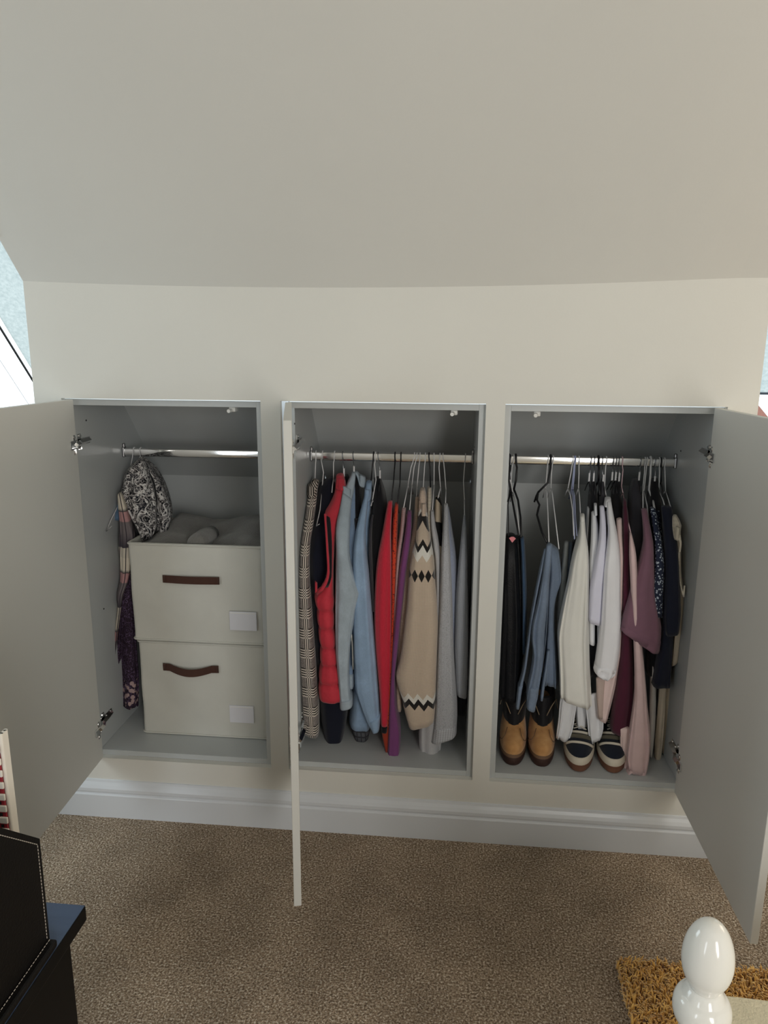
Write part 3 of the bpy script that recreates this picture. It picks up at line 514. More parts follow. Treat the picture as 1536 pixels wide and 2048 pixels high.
  {"part": "waistband", "mat": "denim_pale", "L": [[-0.1497, 0.16, 0.4867], [-0.1482, 0.16, 0.4403]], "R": [[-0.1229, 0.16, 0.4845], [-0.1247, 0.16, 0.4379]], "depth": 0.2, "fold": 0.0, "tw": 0.8, "sub": None, "hem": True, "label": None, "k": 0.25}], "group": None}, 
{"name": "denim_shirt", "label": "light blue denim shirt with long sleeve and curved hem", "cat": "shirt", "parts": [
  {"part": "sleeve", "mat": "denim_light", "L": [[-0.1007, 0.2575, 1.0647], [-0.1119, 0.2042, 1.0091], [-0.1187, 0.1575, 0.9624], [-0.1216, 0.1204, 0.9149], [-0.1231, 0.1075, 0.8617], [-0.1234, 0.1075, 0.7466], [-0.1221, 0.1075, 0.612], [-0.119, 0.1075, 0.5088], [-0.1159, 0.1075, 0.4425], [-0.0962, 0.1075, 0.3782], [-0.0747, 0.1075, 0.3258], [-0.0598, 0.1075, 0.3015]], "R": [[-0.0891, 0.2575, 1.065], [-0.0893, 0.2042, 1.0097], [-0.0884, 0.1575, 0.9633], [-0.0817, 0.1161, 0.9093], [-0.0727, 0.1075, 0.8473], [-0.0645, 0.1075, 0.749], [-0.0562, 0.1075, 0.6489], [-0.0477, 0.1075, 0.547], [-0.0425, 0.1075, 0.478], [-0.0373, 0.1075, 0.4081], [-0.0353, 0.1075, 0.355], [-0.0367, 0.1075, 0.3083]], "depth": 0.11, "fold": 0.05, "tw": 0.8, "sub": None, "hem": True, "label": None, "k": 0.25}, 
  {"part": "body", "mat": "denim_light", "L": [[-0.1059, 0.3571, 1.0718], [-0.115, 0.28, 0.984], [-0.1265, 0.2157, 0.9144], [-0.13, 0.19, 0.7176], [-0.1338, 0.19, 0.4882], [-0.1392, 0.19, 0.3605], [-0.148, 0.19, 0.2784]], "R": [[-0.0905, 0.3571, 1.0722], [-0.0849, 0.28, 0.9849], [-0.0721, 0.1986, 0.8872], [-0.0672, 0.19, 0.7201], [-0.063, 0.19, 0.4918], [-0.0692, 0.19, 0.346], [-0.074, 0.19, 0.2678]], "depth": 0.2, "fold": 0.09, "tw": 0.8, "sub": None, "hem": True, "label": None, "k": 0.25}, 
  {"part": "collar", "mat": "denim_light", "L": [[-0.1023, 0.2842, 1.0915], [-0.1046, 0.2625, 1.0637], [-0.1037, 0.2425, 1.0426]], "R": [[-0.0824, 0.2842, 1.092], [-0.0815, 0.2625, 1.0643], [-0.0821, 0.2398, 1.0404]], "depth": 0.07, "fold": 0.0, "tw": 0.8, "sub": None, "hem": True, "label": None, "k": 0.25}, 
  {"part": "cuff", "mat": "denim_light", "L": [[-0.0676, 0.1027, 0.3378], [-0.0592, 0.1027, 0.3024]], "R": [[-0.0349, 0.1027, 0.3611], [-0.0346, 0.1027, 0.3111]], "depth": 0.115, "fold": 0.0, "tw": 0.8, "sub": None, "hem": True, "label": None, "k": 0.25}], "group": None}, 
{"name": "grey_checked_shirt", "label": "dark grey checked shirt with hem under the light denim shirt", "cat": "shirt", "parts": [
  {"part": "body", "mat": "grey_check", "L": [[-0.0924, 0.331, 1.0202], [-0.0966, 0.295, 0.9812], [-0.0985, 0.255, 0.9393], [-0.0967, 0.2136, 0.8823], [-0.0871, 0.205, 0.7141], [-0.1206, 0.205, 0.4458], [-0.1467, 0.205, 0.2778], [-0.1433, 0.205, 0.2497], [-0.1329, 0.205, 0.2182]], "R": [[-0.0873, 0.331, 1.0203], [-0.0815, 0.295, 0.9817], [-0.0802, 0.255, 0.9398], [-0.077, 0.2136, 0.8829], [-0.0655, 0.205, 0.7149], [-0.0695, 0.205, 0.4484], [-0.0723, 0.205, 0.2822], [-0.074, 0.205, 0.2539], [-0.0808, 0.205, 0.2252]], "depth": 0.2, "fold": 0.06, "tw": 0.8, "sub": None, "hem": True, "label": None, "k": 0.25}], "group": None}, 
{"name": "black_jacket", "label": "black jacket hanging between light denim shirt and red cardigan", "cat": "jacket", "parts": [
  {"part": "body", "mat": "black_cloth", "L": [[-0.0828, 0.3643, 1.097], [-0.0833, 0.31, 1.0297], [-0.0823, 0.2433, 0.9595], [-0.0774, 0.1886, 0.8897], [-0.0727, 0.18, 0.7234], [-0.0654, 0.18, 0.5495], [-0.0584, 0.18, 0.4607]], "R": [[-0.0606, 0.3643, 1.0975], [-0.038, 0.31, 1.0309], [-0.0214, 0.2433, 0.9613], [-0.016, 0.1886, 0.8917], [-0.0138, 0.18, 0.7257], [-0.0123, 0.18, 0.552], [-0.0148, 0.18, 0.4629]], "depth": 0.2, "fold": 0.05, "tw": 0.8, "sub": None, "hem": True, "label": None, "k": 0.25}, 
  {"part": "sleeve", "mat": "charcoal_cloth", "L": [[-0.0773, 0.2275, 0.9967], [-0.0807, 0.1875, 0.9562], [-0.0774, 0.1461, 0.9013], [-0.073, 0.1375, 0.8216], [-0.0646, 0.1375, 0.7048]], "R": [[-0.0708, 0.2275, 0.9969], [-0.0711, 0.1875, 0.9565], [-0.0662, 0.1461, 0.9017], [-0.0618, 0.1375, 0.822], [-0.0549, 0.1375, 0.7052]], "depth": 0.07, "fold": 0.1, "tw": 0.8, "sub": None, "hem": True, "label": None, "k": 0.25}], "group": None}, 
{"name": "red_cardigan", "label": "bright red long-sleeved cardigan with dark cuff", "cat": "cardigan", "parts": [
  {"part": "sleeve", "mat": "red_knit", "L": [[-0.0256, 0.246, 1.039], [-0.031, 0.2033, 0.9951], [-0.0358, 0.1567, 0.9488], [-0.0433, 0.1243, 0.9003], [-0.0505, 0.12, 0.8443], [-0.0549, 0.12, 0.7617], [-0.056, 0.12, 0.6609], [-0.0507, 0.12, 0.5586], [-0.0422, 0.12, 0.472], [-0.0368, 0.12, 0.4017], [-0.033, 0.12, 0.3161]], "R": [[-0.011, 0.2473, 1.0408], [-0.0101, 0.2033, 0.9957], [-0.0073, 0.1567, 0.9497], [-0.0025, 0.1243, 0.9016], [0.0001, 0.12, 0.8297], [0.0009, 0.12, 0.7473], [0.0018, 0.12, 0.6466], [0.0012, 0.12, 0.5439], [-0.0012, 0.12, 0.4566], [-0.0039, 0.12, 0.3858], [-0.0082, 0.12, 0.3139]], "depth": 0.12, "fold": 0.08, "tw": 0.8, "sub": None, "hem": True, "label": None, "k": 0.25}, 
  {"part": "cuff", "mat": "black_cloth", "L": [[-0.0326, 0.1155, 0.3221], [-0.0325, 0.1155, 0.3023]], "R": [[-0.0062, 0.1155, 0.3201], [-0.0093, 0.1155, 0.2983]], "depth": 0.11, "fold": 0, "tw": 0.8, "sub": None, "hem": True, "label": None, "k": 0.25}, 
  {"part": "body", "mat": "red_knit", "L": [[-0.0317, 0.3167, 1.0127], [-0.0383, 0.25, 0.9423], [-0.0525, 0.2, 0.8538], [-0.0584, 0.2, 0.717], [-0.0575, 0.2, 0.5413], [-0.0464, 0.2, 0.3606]], "R": [[-0.0149, 0.3167, 1.0131], [-0.0054, 0.25, 0.9433], [-0.0004, 0.2, 0.8556], [0.001, 0.2, 0.7194], [-0.0006, 0.2, 0.544], [-0.0039, 0.2, 0.3629]], "depth": 0.2, "fold": 0.1, "tw": 0.8, "sub": None, "hem": True, "label": None, "k": 0.25}], "group": None}, 
{"name": "orange_blouse", "label": "orange lace-edged top squeezed beside the red cardigan", "cat": "top", "parts": [
  {"part": "body", "mat": "orange_lace", "L": [[-0.0046, 0.2707, 1.0279], [-0.0071, 0.2267, 0.9823], [-0.0056, 0.1757, 0.9286], [-0.0043, 0.15, 0.8534], [-0.0032, 0.15, 0.7366], [-0.0065, 0.15, 0.5651], [-0.0135, 0.15, 0.4237], [-0.0209, 0.15, 0.3149]], "R": [[0.0069, 0.2707, 1.0282], [0.0091, 0.2267, 0.9827], [0.012, 0.1757, 0.9291], [0.013, 0.15, 0.8705], [0.0097, 0.15, 0.7372], [0.005, 0.15, 0.5657], [-0.0019, 0.15, 0.4243], [-0.0042, 0.15, 0.3159]], "depth": 0.2, "fold": 0.06, "tw": 0.8, "sub": None, "hem": True, "label": None, "k": 0.25}, 
  {"part": "hem", "mat": "rust_cloth", "L": [[-0.036, 0.1325, 0.3235], [-0.029, 0.1325, 0.2694], [-0.0186, 0.1325, 0.226]], "R": [[0.0022, 0.1325, 0.3258], [-0.0023, 0.1325, 0.271], [-0.0069, 0.1325, 0.2231]], "depth": 0.13, "fold": 0.08, "tw": 0.8, "sub": None, "hem": True, "label": None, "k": 0.25}], "group": None}, 
{"name": "dusty_pink_cardigan", "label": "dusty pink cardigan with narrow shoulder next to purple top", "cat": "cardigan", "parts": [
  {"part": "sleeve", "mat": "dusty_pink", "L": [[0.0201, 0.2487, 1.0181], [0.0195, 0.2167, 0.9853], [0.0181, 0.1767, 0.9455], [0.0128, 0.1486, 0.9036], [0.0094, 0.14, 0.8404], [0.0057, 0.14, 0.7405], [0.0035, 0.14, 0.6387]], "R": [[0.0331, 0.2487, 1.0185], [0.0341, 0.2167, 0.9857], [0.0309, 0.1767, 0.9459], [0.027, 0.1486, 0.9041], [0.0221, 0.14, 0.8408], [0.0168, 0.14, 0.7409], [0.0131, 0.14, 0.6392]], "depth": 0.14, "fold": 0.06, "tw": 0.8, "sub": None, "hem": True, "label": None, "k": 0.25}, 
  {"part": "body", "mat": "dusty_pink", "L": [[0.0206, 0.295, 0.9845], [0.0275, 0.2136, 0.8864], [0.0204, 0.205, 0.7184]], "R": [[0.0372, 0.295, 0.985], [0.047, 0.2136, 0.887], [0.0401, 0.205, 0.7192]], "depth": 0.18, "fold": 0.1, "tw": 0.8, "sub": None, "hem": True, "label": None, "k": 0.25}], "group": None}, 
{"name": "purple_dress", "label": "purple dress reaching lowest in the middle wardrobe", "cat": "dress", "parts": [
  {"part": "body", "mat": "purple_cloth", "L": [[0.0401, 0.2157, 1.0158], [0.0377, 0.165, 0.9653], [0.0303, 0.1236, 0.911], [0.0223, 0.115, 0.8484], [0.0153, 0.115, 0.7661], [0.0099, 0.115, 0.6826], [0.0029, 0.115, 0.5805], [-0.0025, 0.115, 0.459], [-0.0064, 0.115, 0.3526], [-0.0103, 0.115, 0.2259], [-0.0115, 0.115, 0.167]], "R": [[0.053, 0.2157, 1.0161], [0.0567, 0.165, 0.9659], [0.0536, 0.1236, 0.9118], [0.0457, 0.115, 0.8492], [0.039, 0.115, 0.7671], [0.0305, 0.115, 0.6835], [0.0222, 0.115, 0.5814], [0.015, 0.115, 0.4948], [0.0194, 0.115, 0.3897], [0.0336, 0.115, 0.3012], [0.0328, 0.115, 0.2286], [0.0252, 0.115, 0.1657]], "depth": 0.14, "fold": 0.1, "tw": 0.8, "sub": None, "hem": True, "label": None, "k": 0.25}], "group": None}, 
{"name": "tan_cardigan", "label": "plain tan cardigan sleeve left of the patterned jumper", "cat": "cardigan", "parts": [
  {"part": "sleeve", "mat": "tan_knit", "L": [[0.0613, 0.293, 1.047], [0.0597, 0.245, 0.9967], [0.0539, 0.1917, 0.9428], [0.0438, 0.1593, 0.8935], [0.0353, 0.155, 0.8368], [0.0284, 0.155, 0.753], [0.0214, 0.155, 0.6679], [0.0159, 0.155, 0.5815], [0.0117, 0.155, 0.5113], [0.0124, 0.155, 0.4405], [0.0166, 0.155, 0.3635]], "R": [[0.0728, 0.293, 1.0473], [0.076, 0.245, 0.9972], [0.0762, 0.1917, 0.9435], [0.0723, 0.1593, 0.8945], [0.0671, 0.155, 0.8379], [0.0586, 0.155, 0.771], [0.0535, 0.155, 0.6863], [0.0452, 0.155, 0.5828], [0.0363, 0.155, 0.5125], [0.0323, 0.155, 0.4415], [0.0349, 0.155, 0.3609]], "depth": 0.14, "fold": 0.06, "tw": 0.8, "sub": None, "hem": True, "label": None, "k": 0.25}], "group": None}, 
{"name": "patterned_jumper", "label": "beige knitted jumper with black and white zigzag bands", "cat": "jumper", "parts": [
  {"part": "sleeve", "mat": "fair_isle", "L": [[0.0764, 0.215, 1.0528], [0.0763, 0.1683, 1.0061], [0.0738, 0.135, 0.9737], [0.0727, 0.1064, 0.941], [0.0637, 0.085, 0.9068], [0.0567, 0.085, 0.8587], [0.0542, 0.085, 0.8184], [0.0506, 0.085, 0.7451], [0.0424, 0.085, 0.6622], [0.034, 0.085, 0.5779], [0.025, 0.085, 0.535], [0.0173, 0.085, 0.509], [0.0241, 0.085, 0.4715], [0.0374, 0.085, 0.4306], [0.0493, 0.085, 0.3806], [0.0646, 0.085, 0.3286]], "R": [[0.0987, 0.215, 1.0534], [0.1061, 0.1683, 1.0069], [0.1126, 0.135, 0.9748], [0.1203, 0.1064, 0.9425], [0.1278, 0.085, 0.909], [0.1319, 0.085, 0.8614], [0.1375, 0.085, 0.8135], [0.1436, 0.085, 0.7489], [0.1484, 0.085, 0.6752], [0.147, 0.085, 0.6002], [0.1466, 0.085, 0.5496], [0.146, 0.085, 0.5071], [0.1453, 0.085, 0.4676], [0.1445, 0.085, 0.4331], [0.1437, 0.085, 0.3948], [0.1414, 0.085, 0.3579]], "depth": 0.12, "fold": 0.03, "tw": 0.8, "sub": None, "hem": True, "label": None, "k": 0.25}, 
  {"part": "collar", "mat": "tan_rib", "L": [[0.0785, 0.2284, 1.0796], [0.0763, 0.213, 1.063], [0.0793, 0.1917, 1.0414], [0.0841, 0.165, 1.0151]], "R": [[0.0944, 0.2296, 1.0814], [0.1002, 0.213, 1.0636], [0.1015, 0.189, 1.0393], [0.1029, 0.165, 1.0156]], "depth": 0.08, "fold": 0.05, "tw": 0.8, "sub": None, "hem": True, "label": None, "k": 0.25}, 
  {"part": "body", "mat": "tan_knit", "L": [[0.0723, 0.3167, 1.0154], [0.0734, 0.25, 0.9457], [0.0676, 0.2, 0.858], [0.0568, 0.2, 0.7216], [0.0528, 0.2, 0.5466], [0.065, 0.2, 0.4033]], "R": [[0.0956, 0.3167, 1.0161], [0.1093, 0.25, 0.9468], [0.1224, 0.2, 0.8598], [0.1318, 0.2, 0.7247], [0.1356, 0.2, 0.5506], [0.1355, 0.2, 0.4071]], "depth": 0.2, "fold": 0.05, "tw": 0.8, "sub": None, "hem": True, "label": None, "k": 0.25}], "group": None}, 
{"name": "cream_jumper", "label": "cream cable knit jumper, shoulder showing right of the patterned jumper", "cat": "jumper", "parts": [
  {"part": "body", "mat": "cream_knit", "L": [[0.0989, 0.3326, 1.0743], [0.0975, 0.3, 1.0365], [0.1014, 0.26, 0.9946], [0.1061, 0.2067, 0.9407], [0.1227, 0.17, 0.885], [0.1316, 0.17, 0.7688], [0.1386, 0.17, 0.5983]], "R": [[0.1122, 0.3326, 1.0746], [0.1157, 0.3, 1.0369], [0.1145, 0.26, 0.9949], [0.1205, 0.2067, 0.9412], [0.1322, 0.17, 0.8853], [0.1396, 0.17, 0.7692], [0.1484, 0.17, 0.5988]], "depth": 0.2, "fold": 0.06, "tw": 0.8, "sub": None, "hem": True, "label": None, "k": 0.25}], "group": None}, 
{"name": "pale_grey_dress", "label": "pale grey knit dress with hem below the patterned jumper", "cat": "dress", "parts": [
  {"part": "sleeve", "mat": "pale_grey", "L": [[0.1129, 0.2458, 1.0146], [0.115, 0.2058, 0.9742], [0.1217, 0.1682, 0.9346], [0.1312, 0.1425, 0.893], [0.1358, 0.1425, 0.8277], [0.1408, 0.1425, 0.7451], [0.1407, 0.1425, 0.6097], [0.1292, 0.1425, 0.4703], [0.1114, 0.1425, 0.3807], [0.0959, 0.1425, 0.3259], [0.0936, 0.1425, 0.2712], [0.0983, 0.1425, 0.1906]], "R": [[0.1226, 0.2458, 1.0149], [0.1309, 0.2058, 0.9746], [0.1438, 0.1682, 0.9353], [0.1499, 0.1425, 0.8936], [0.1515, 0.1425, 0.8283], [0.1519, 0.1425, 0.7455], [0.1519, 0.1425, 0.6103], [0.1552, 0.1425, 0.4717], [0.1605, 0.1425, 0.3835], [0.1667, 0.1425, 0.33], [0.1697, 0.1425, 0.2759], [0.1645, 0.1425, 0.2152]], "depth": 0.13, "fold": 0.1, "tw": 0.8, "sub": None, "hem": True, "label": None, "k": 0.25}], "group": None}, 
{"name": "cream_black_cardigan", "label": "cream cardigan with black patches behind grey jumper", "cat": "cardigan", "parts": [
  {"part": "body", "mat": "cream_black", "L": [[0.1266, 0.318, 1.0438], [0.125, 0.2833, 1.0069], [0.1253, 0.2433, 0.9656], [0.1336, 0.2057, 0.9253], [0.1432, 0.18, 0.8829], [0.1483, 0.18, 0.7998]], "R": [[0.1415, 0.318, 1.0442], [0.1496, 0.2833, 1.0076], [0.1513, 0.2433, 0.9664], [0.1544, 0.2057, 0.9259], [0.1559, 0.18, 0.8833], [0.1563, 0.18, 0.8001]], "depth": 0.2, "fold": 0.05, "tw": 0.8, "sub": None, "hem": True, "label": None, "k": 0.25}], "group": None}, 
{"name": "grey_jumper", "label": "speckled grey wool jumper with ribbed hem, wide, beside cream cardigan", "cat": "jumper", "parts": [
  {"part": "sleeve", "mat": "grey_knit", "L": [[0.1561, 0.2268, 1.0395], [0.1562, 0.1842, 0.9967], [0.1546, 0.1442, 0.9579], [0.1532, 0.1118, 0.9103], [0.1519, 0.1075, 0.8392], [0.1522, 0.1075, 0.7577], [0.1499, 0.1075, 0.6581], [0.1491, 0.1075, 0.5567], [0.1483, 0.1075, 0.4533], [0.1454, 0.1075, 0.3654], [0.1393, 0.1075, 0.2759]], "R": [[0.1689, 0.2268, 1.0398], [0.1719, 0.1842, 0.9971], [0.1747, 0.1442, 0.9585], [0.1792, 0.1118, 0.9112], [0.1842, 0.1075, 0.8404], [0.1895, 0.1075, 0.7592], [0.1938, 0.1075, 0.6601], [0.1997, 0.1075, 0.5592], [0.2069, 0.1075, 0.4738], [0.2142, 0.1075, 0.387], [0.2132, 0.1075, 0.3091]], "depth": 0.11, "fold": 0.05, "tw": 0.8, "sub": None, "hem": True, "label": None, "k": 0.25}, 
  {"part": "body", "mat": "grey_knit_cool", "L": [[0.1592, 0.2825, 1.0164], [0.1615, 0.2225, 0.9551], [0.167, 0.1725, 0.8858], [0.1715, 0.1725, 0.7696], [0.175, 0.1725, 0.6336], [0.1782, 0.1725, 0.5117]], "R": [[0.1723, 0.2825, 1.0168], [0.1823, 0.2225, 0.9557], [0.1952, 0.1768, 0.8938], [0.202, 0.1725, 0.8209], [0.2022, 0.1725, 0.7032], [0.1996, 0.1725, 0.5654]], "depth": 0.17, "fold": 0.05, "tw": 0.8, "sub": None, "hem": True, "label": None, "k": 0.25}, 
  {"part": "hem_rib", "mat": "grey_rib", "L": [[0.1416, 0.1048, 0.3223], [0.1378, 0.1048, 0.2702]], "R": [[0.2155, 0.1048, 0.3392], [0.2133, 0.1048, 0.3035]], "depth": 0.115, "fold": 0.02, "tw": 0.8, "sub": None, "hem": True, "label": None, "k": 0.25}], "group": None}, 
{"name": "grey_cardigan", "label": "plain mid grey cardigan, rightmost in the middle wardrobe", "cat": "cardigan", "parts": [
  {"part": "sleeve", "mat": "mid_grey_knit", "L": [[0.2191, 0.22, 1.0067], [0.2151, 0.18, 0.967], [0.2113, 0.1471, 0.9267], [0.2056, 0.13, 0.8505], [0.2018, 0.13, 0.7684], [0.2014, 0.13, 0.6684], [0.2022, 0.13, 0.5837], [0.2079, 0.13, 0.4978], [0.2128, 0.13, 0.4387]], "R": [[0.2254, 0.22, 1.0069], [0.2292, 0.18, 0.9674], [0.2314, 0.1471, 0.9274], [0.235, 0.13, 0.8515], [0.2392, 0.13, 0.7699], [0.244, 0.13, 0.6703], [0.2467, 0.13, 0.5858], [0.2479, 0.13, 0.4999], [0.247, 0.13, 0.4265]], "depth": 0.12, "fold": 0.06, "tw": 0.8, "sub": None, "hem": True, "label": None, "k": 0.25}, 
  {"part": "body", "mat": "charcoal_cloth", "L": [[0.2148, 0.2286, 0.8885], [0.2099, 0.22, 0.7208], [0.2117, 0.22, 0.5457], [0.2199, 0.22, 0.3209]], "R": [[0.2341, 0.2286, 0.8891], [0.2409, 0.22, 0.7221], [0.2464, 0.22, 0.5473], [0.2453, 0.22, 0.3187]], "depth": 0.12, "fold": 0.06, "tw": 0.8, "sub": None, "hem": True, "label": None, "k": 0.25}], "group": None}, 
{"name": "black_leather_trousers", "label": "black leather-look trousers, leftmost in the right wardrobe", "cat": "trousers", "parts": [
  {"part": "leg", "mat": "black_leather", "L": [[0.3521, 0.1743, 0.9597], [0.3464, 0.135, 0.8863], [0.3474, 0.135, 0.7889], [0.3492, 0.135, 0.673], [0.351, 0.135, 0.5545], [0.3532, 0.135, 0.4246]], "R": [[0.3799, 0.1743, 0.9605], [0.3885, 0.1436, 0.9174], [0.3998, 0.135, 0.7909], [0.4084, 0.135, 0.6756], [0.4108, 0.135, 0.5574], [0.4137, 0.135, 0.4279]], "depth": 0.14, "fold": 0.14, "tw": 0.8, "sub": None, "hem": True, "label": None, "k": 0.25}, 
  {"part": "leg", "mat": "black_leather", "L": [[0.3813, 0.219, 0.9429], [0.3863, 0.185, 0.8403], [0.3861, 0.185, 0.7063], [0.3858, 0.185, 0.5689], [0.3832, 0.185, 0.4812]], "R": [[0.4033, 0.219, 0.9436], [0.4144, 0.185, 0.8413], [0.424, 0.185, 0.7079], [0.4275, 0.185, 0.5709], [0.4222, 0.185, 0.4796]], "depth": 0.14, "fold": 0.14, "tw": 0.8, "sub": None, "hem": True, "label": None, "k": 0.25}], "group": None}, 
{"name": "dark_jeans", "label": "dark blue jeans folded next to the black leather-look trousers", "cat": "jeans", "parts": [
  {"part": "leg", "mat": "denim_dark", "L": [[0.3985, 0.2013, 0.9446], [0.4011, 0.17, 0.8618], [0.4097, 0.17, 0.7463], [0.4194, 0.17, 0.577]], "R": [[0.411, 0.2013, 0.945], [0.4182, 0.17, 0.8624], [0.427, 0.17, 0.747], [0.4321, 0.17, 0.5776]], "depth": 0.16, "fold": 0.2, "tw": 0.8, "sub": None, "hem": True, "label": None, "k": 0.25}], "group": None}, 
{"name": "denim_dress", "label": "mid blue denim dress in soft folds with two buttoned sleeves", "cat": "dress", "parts": [
  {"part": "sleeve", "mat": "denim_mid", "L": [[0.4622, 0.1053, 0.9334], [0.4531, 0.095, 0.8858], [0.4455, 0.095, 0.83], [0.4379, 0.095, 0.7736], [0.4306, 0.095, 0.7084], [0.424, 0.095, 0.6258], [0.4184, 0.095, 0.5503], [0.4071, 0.095, 0.4939], [0.4011, 0.095, 0.456], [0.3997, 0.095, 0.418]], "R": [[0.4711, 0.1053, 0.9337], [0.4635, 0.095, 0.8861], [0.4545, 0.095, 0.8304], [0.4469, 0.095, 0.774], [0.4397, 0.095, 0.7088], [0.4332, 0.095, 0.6263], [0.4277, 0.095, 0.5508], [0.4195, 0.095, 0.4945], [0.4151, 0.095, 0.4567], [0.4123, 0.095, 0.417]], "depth": 0.06, "fold": 0.15, "tw": 0.8, "sub": None, "hem": True, "label": None, "k": 0.25}, 
  {"part": "sleeve", "mat": "denim_mid", "L": [[0.4681, 0.0996, 0.9477], [0.4603, 0.0825, 0.8897], [0.4558, 0.0825, 0.8344], [0.4472, 0.0825, 0.7704], [0.4355, 0.0825, 0.7053], [0.4349, 0.0825, 0.6563], [0.4435, 0.0825, 0.6072], [0.4415, 0.0825, 0.5572], [0.4345, 0.0825, 0.5115], [0.4307, 0.0825, 0.4638], [0.4343, 0.0825, 0.423]], "R": [[0.4845, 0.1014, 0.9509], [0.4825, 0.0825, 0.8905], [0.4811, 0.0825, 0.8354], [0.4816, 0.0825, 0.7718], [0.4822, 0.0825, 0.7073], [0.4812, 0.0825, 0.642], [0.4772, 0.0825, 0.5757], [0.4723, 0.0825, 0.5253], [0.4684, 0.0825, 0.4829], [0.4655, 0.0825, 0.4487], [0.4578, 0.0825, 0.4175]], "depth": 0.09, "fold": 0.22, "tw": 0.8, "sub": None, "hem": True, "label": None, "k": 0.25}, 
  {"part": "body", "mat": "denim_mid", "L": [[0.4868, 0.1823, 0.9361], [0.4853, 0.16, 0.8839], [0.4873, 0.16, 0.8189], [0.4903, 0.16, 0.7365], [0.4918, 0.16, 0.6527], [0.4918, 0.16, 0.5676], [0.4919, 0.16, 0.4775]], "R": [[0.5107, 0.1686, 0.9147], [0.5213, 0.16, 0.869], [0.5273, 0.16, 0.8204], [0.5148, 0.16, 0.7706], [0.5119, 0.16, 0.7124], [0.5244, 0.16, 0.6033], [0.5382, 0.16, 0.473]], "depth": 0.16, "fold": 0.3, "tw": 0.8, "sub": None, "hem": True, "label": None, "k": 0.25}, 
  {"part": "back_sleeve", "mat": "denim_mid", "L": [[0.4901, 0.1125, 0.6049], [0.4845, 0.1125, 0.5372], [0.4795, 0.1125, 0.4859], [0.4773, 0.1125, 0.4376]], "R": [[0.4993, 0.1125, 0.6053], [0.4953, 0.1125, 0.5378], [0.4905, 0.1125, 0.483], [0.4869, 0.1125, 0.4347]], "depth": 0.05, "fold": 0.05, "tw": 0.8, "sub": None, "hem": True, "label": None, "k": 0.25}, 
  {"part": "cuff", "mat": "denim_mid", "L": [[0.404, 0.0915, 0.4886], [0.3994, 0.0915, 0.4181]], "R": [[0.4191, 0.0915, 0.4962], [0.4121, 0.0915, 0.4153]], "depth": 0.07, "fold": 0.0, "tw": 0.8, "sub": None, "hem": True, "label": None, "k": 0.25}, 
  {"part": "cuff", "mat": "denim_mid", "L": [[0.4333, 0.078, 0.4967], [0.432, 0.078, 0.4286]], "R": [[0.4686, 0.078, 0.4986], [0.459, 0.078, 0.4165]], "depth": 0.1, "fold": 0.0, "tw": 0.8, "sub": None, "hem": True, "label": None, "k": 0.25}], "group": None}, 
{"name": "grey_trousers", "label": "grey trousers folded behind the left edge of the cream blouse", "cat": "trousers", "parts": [
  {"part": "leg", "mat": "grey_cloth", "L": [[0.5336, 0.1881, 0.9376], [0.5273, 0.165, 0.8839], [0.5229, 0.165, 0.8022], [0.5215, 0.165, 0.7193], [0.5242, 0.165, 0.6183]], "R": [[0.5474, 0.1881, 0.9381], [0.5456, 0.165, 0.8846], [0.546, 0.165, 0.8031], [0.5463, 0.165, 0.7203], [0.5461, 0.165, 0.6193]], "depth": 0.1, "fold": 0.1, "tw": 0.8, "sub": None, "hem": True, "label": None, "k": 0.25}, 
  {"part": "leg", "mat": "slate_cloth", "L": [[0.5461, 0.2064, 0.93], [0.5429, 0.185, 0.8787], [0.5416, 0.185, 0.7964], [0.5403, 0.185, 0.7128], [0.5401, 0.185, 0.6108]], "R": [[0.5631, 0.2064, 0.9306], [0.5598, 0.185, 0.8793], [0.5602, 0.185, 0.7971], [0.5591, 0.185, 0.7136], [0.5558, 0.185, 0.6115]], "depth": 0.1, "fold": 0.1, "tw": 0.8, "sub": None, "hem": True, "label": None, "k": 0.25}], "group": None}, 
{"name": "black_trousers", "label": "black trousers hanging just left of the cream blouse shoulder", "cat": "trousers", "parts": [
  {"part": "leg", "mat": "black_cloth", "L": [[0.5635, 0.2207, 0.935], [0.5579, 0.195, 0.8599], [0.5588, 0.195, 0.7436], [0.5596, 0.195, 0.573], [0.5595, 0.195, 0.4147]], "R": [[0.5852, 0.2207, 0.9357], [0.5857, 0.195, 0.8609], [0.59, 0.195, 0.7449], [0.5945, 0.195, 0.5747], [0.5981, 0.195, 0.4168]], "depth": 0.14, "fold": 0.1, "tw": 0.8, "sub": None, "hem": True, "label": None, "k": 0.25}], "group": None}, 
{"name": "cream_blouse", "label": "cream cotton blouse with broad flowing front, nearest of the white tops", "cat": "blouse", "parts": [
  {"part": "body", "mat": "cream_cotton", "L": [[0.5763, 0.1808, 1.0175], [0.5683, 0.1342, 0.9732], [0.5529, 0.1061, 0.9331], [0.5439, 0.0975, 0.8882], [0.5384, 0.0975, 0.8327], [0.5299, 0.0975, 0.7765], [0.5227, 0.0975, 0.7196], [0.5183, 0.0975, 0.6655], [0.5254, 0.0975, 0.5964], [0.5323, 0.0975, 0.5297], [0.538, 0.0975, 0.4588]], "R": [[0.5901, 0.1822, 1.0192], [0.5891, 0.1342, 0.9739], [0.5941, 0.1061, 0.9345], [0.597, 0.0975, 0.8901], [0.6007, 0.0975, 0.8351], [0.6044, 0.0975, 0.7795], [0.6087, 0.0975, 0.7152], [0.6131, 0.0975, 0.6501], [0.6201, 0.0975, 0.5677], [0.6277, 0.0975, 0.501], [0.6356, 0.0975, 0.4283]], "depth": 0.13, "fold": 0.16, "tw": 0.8, "sub": None, "hem": True, "label": None, "k": 0.25}, 
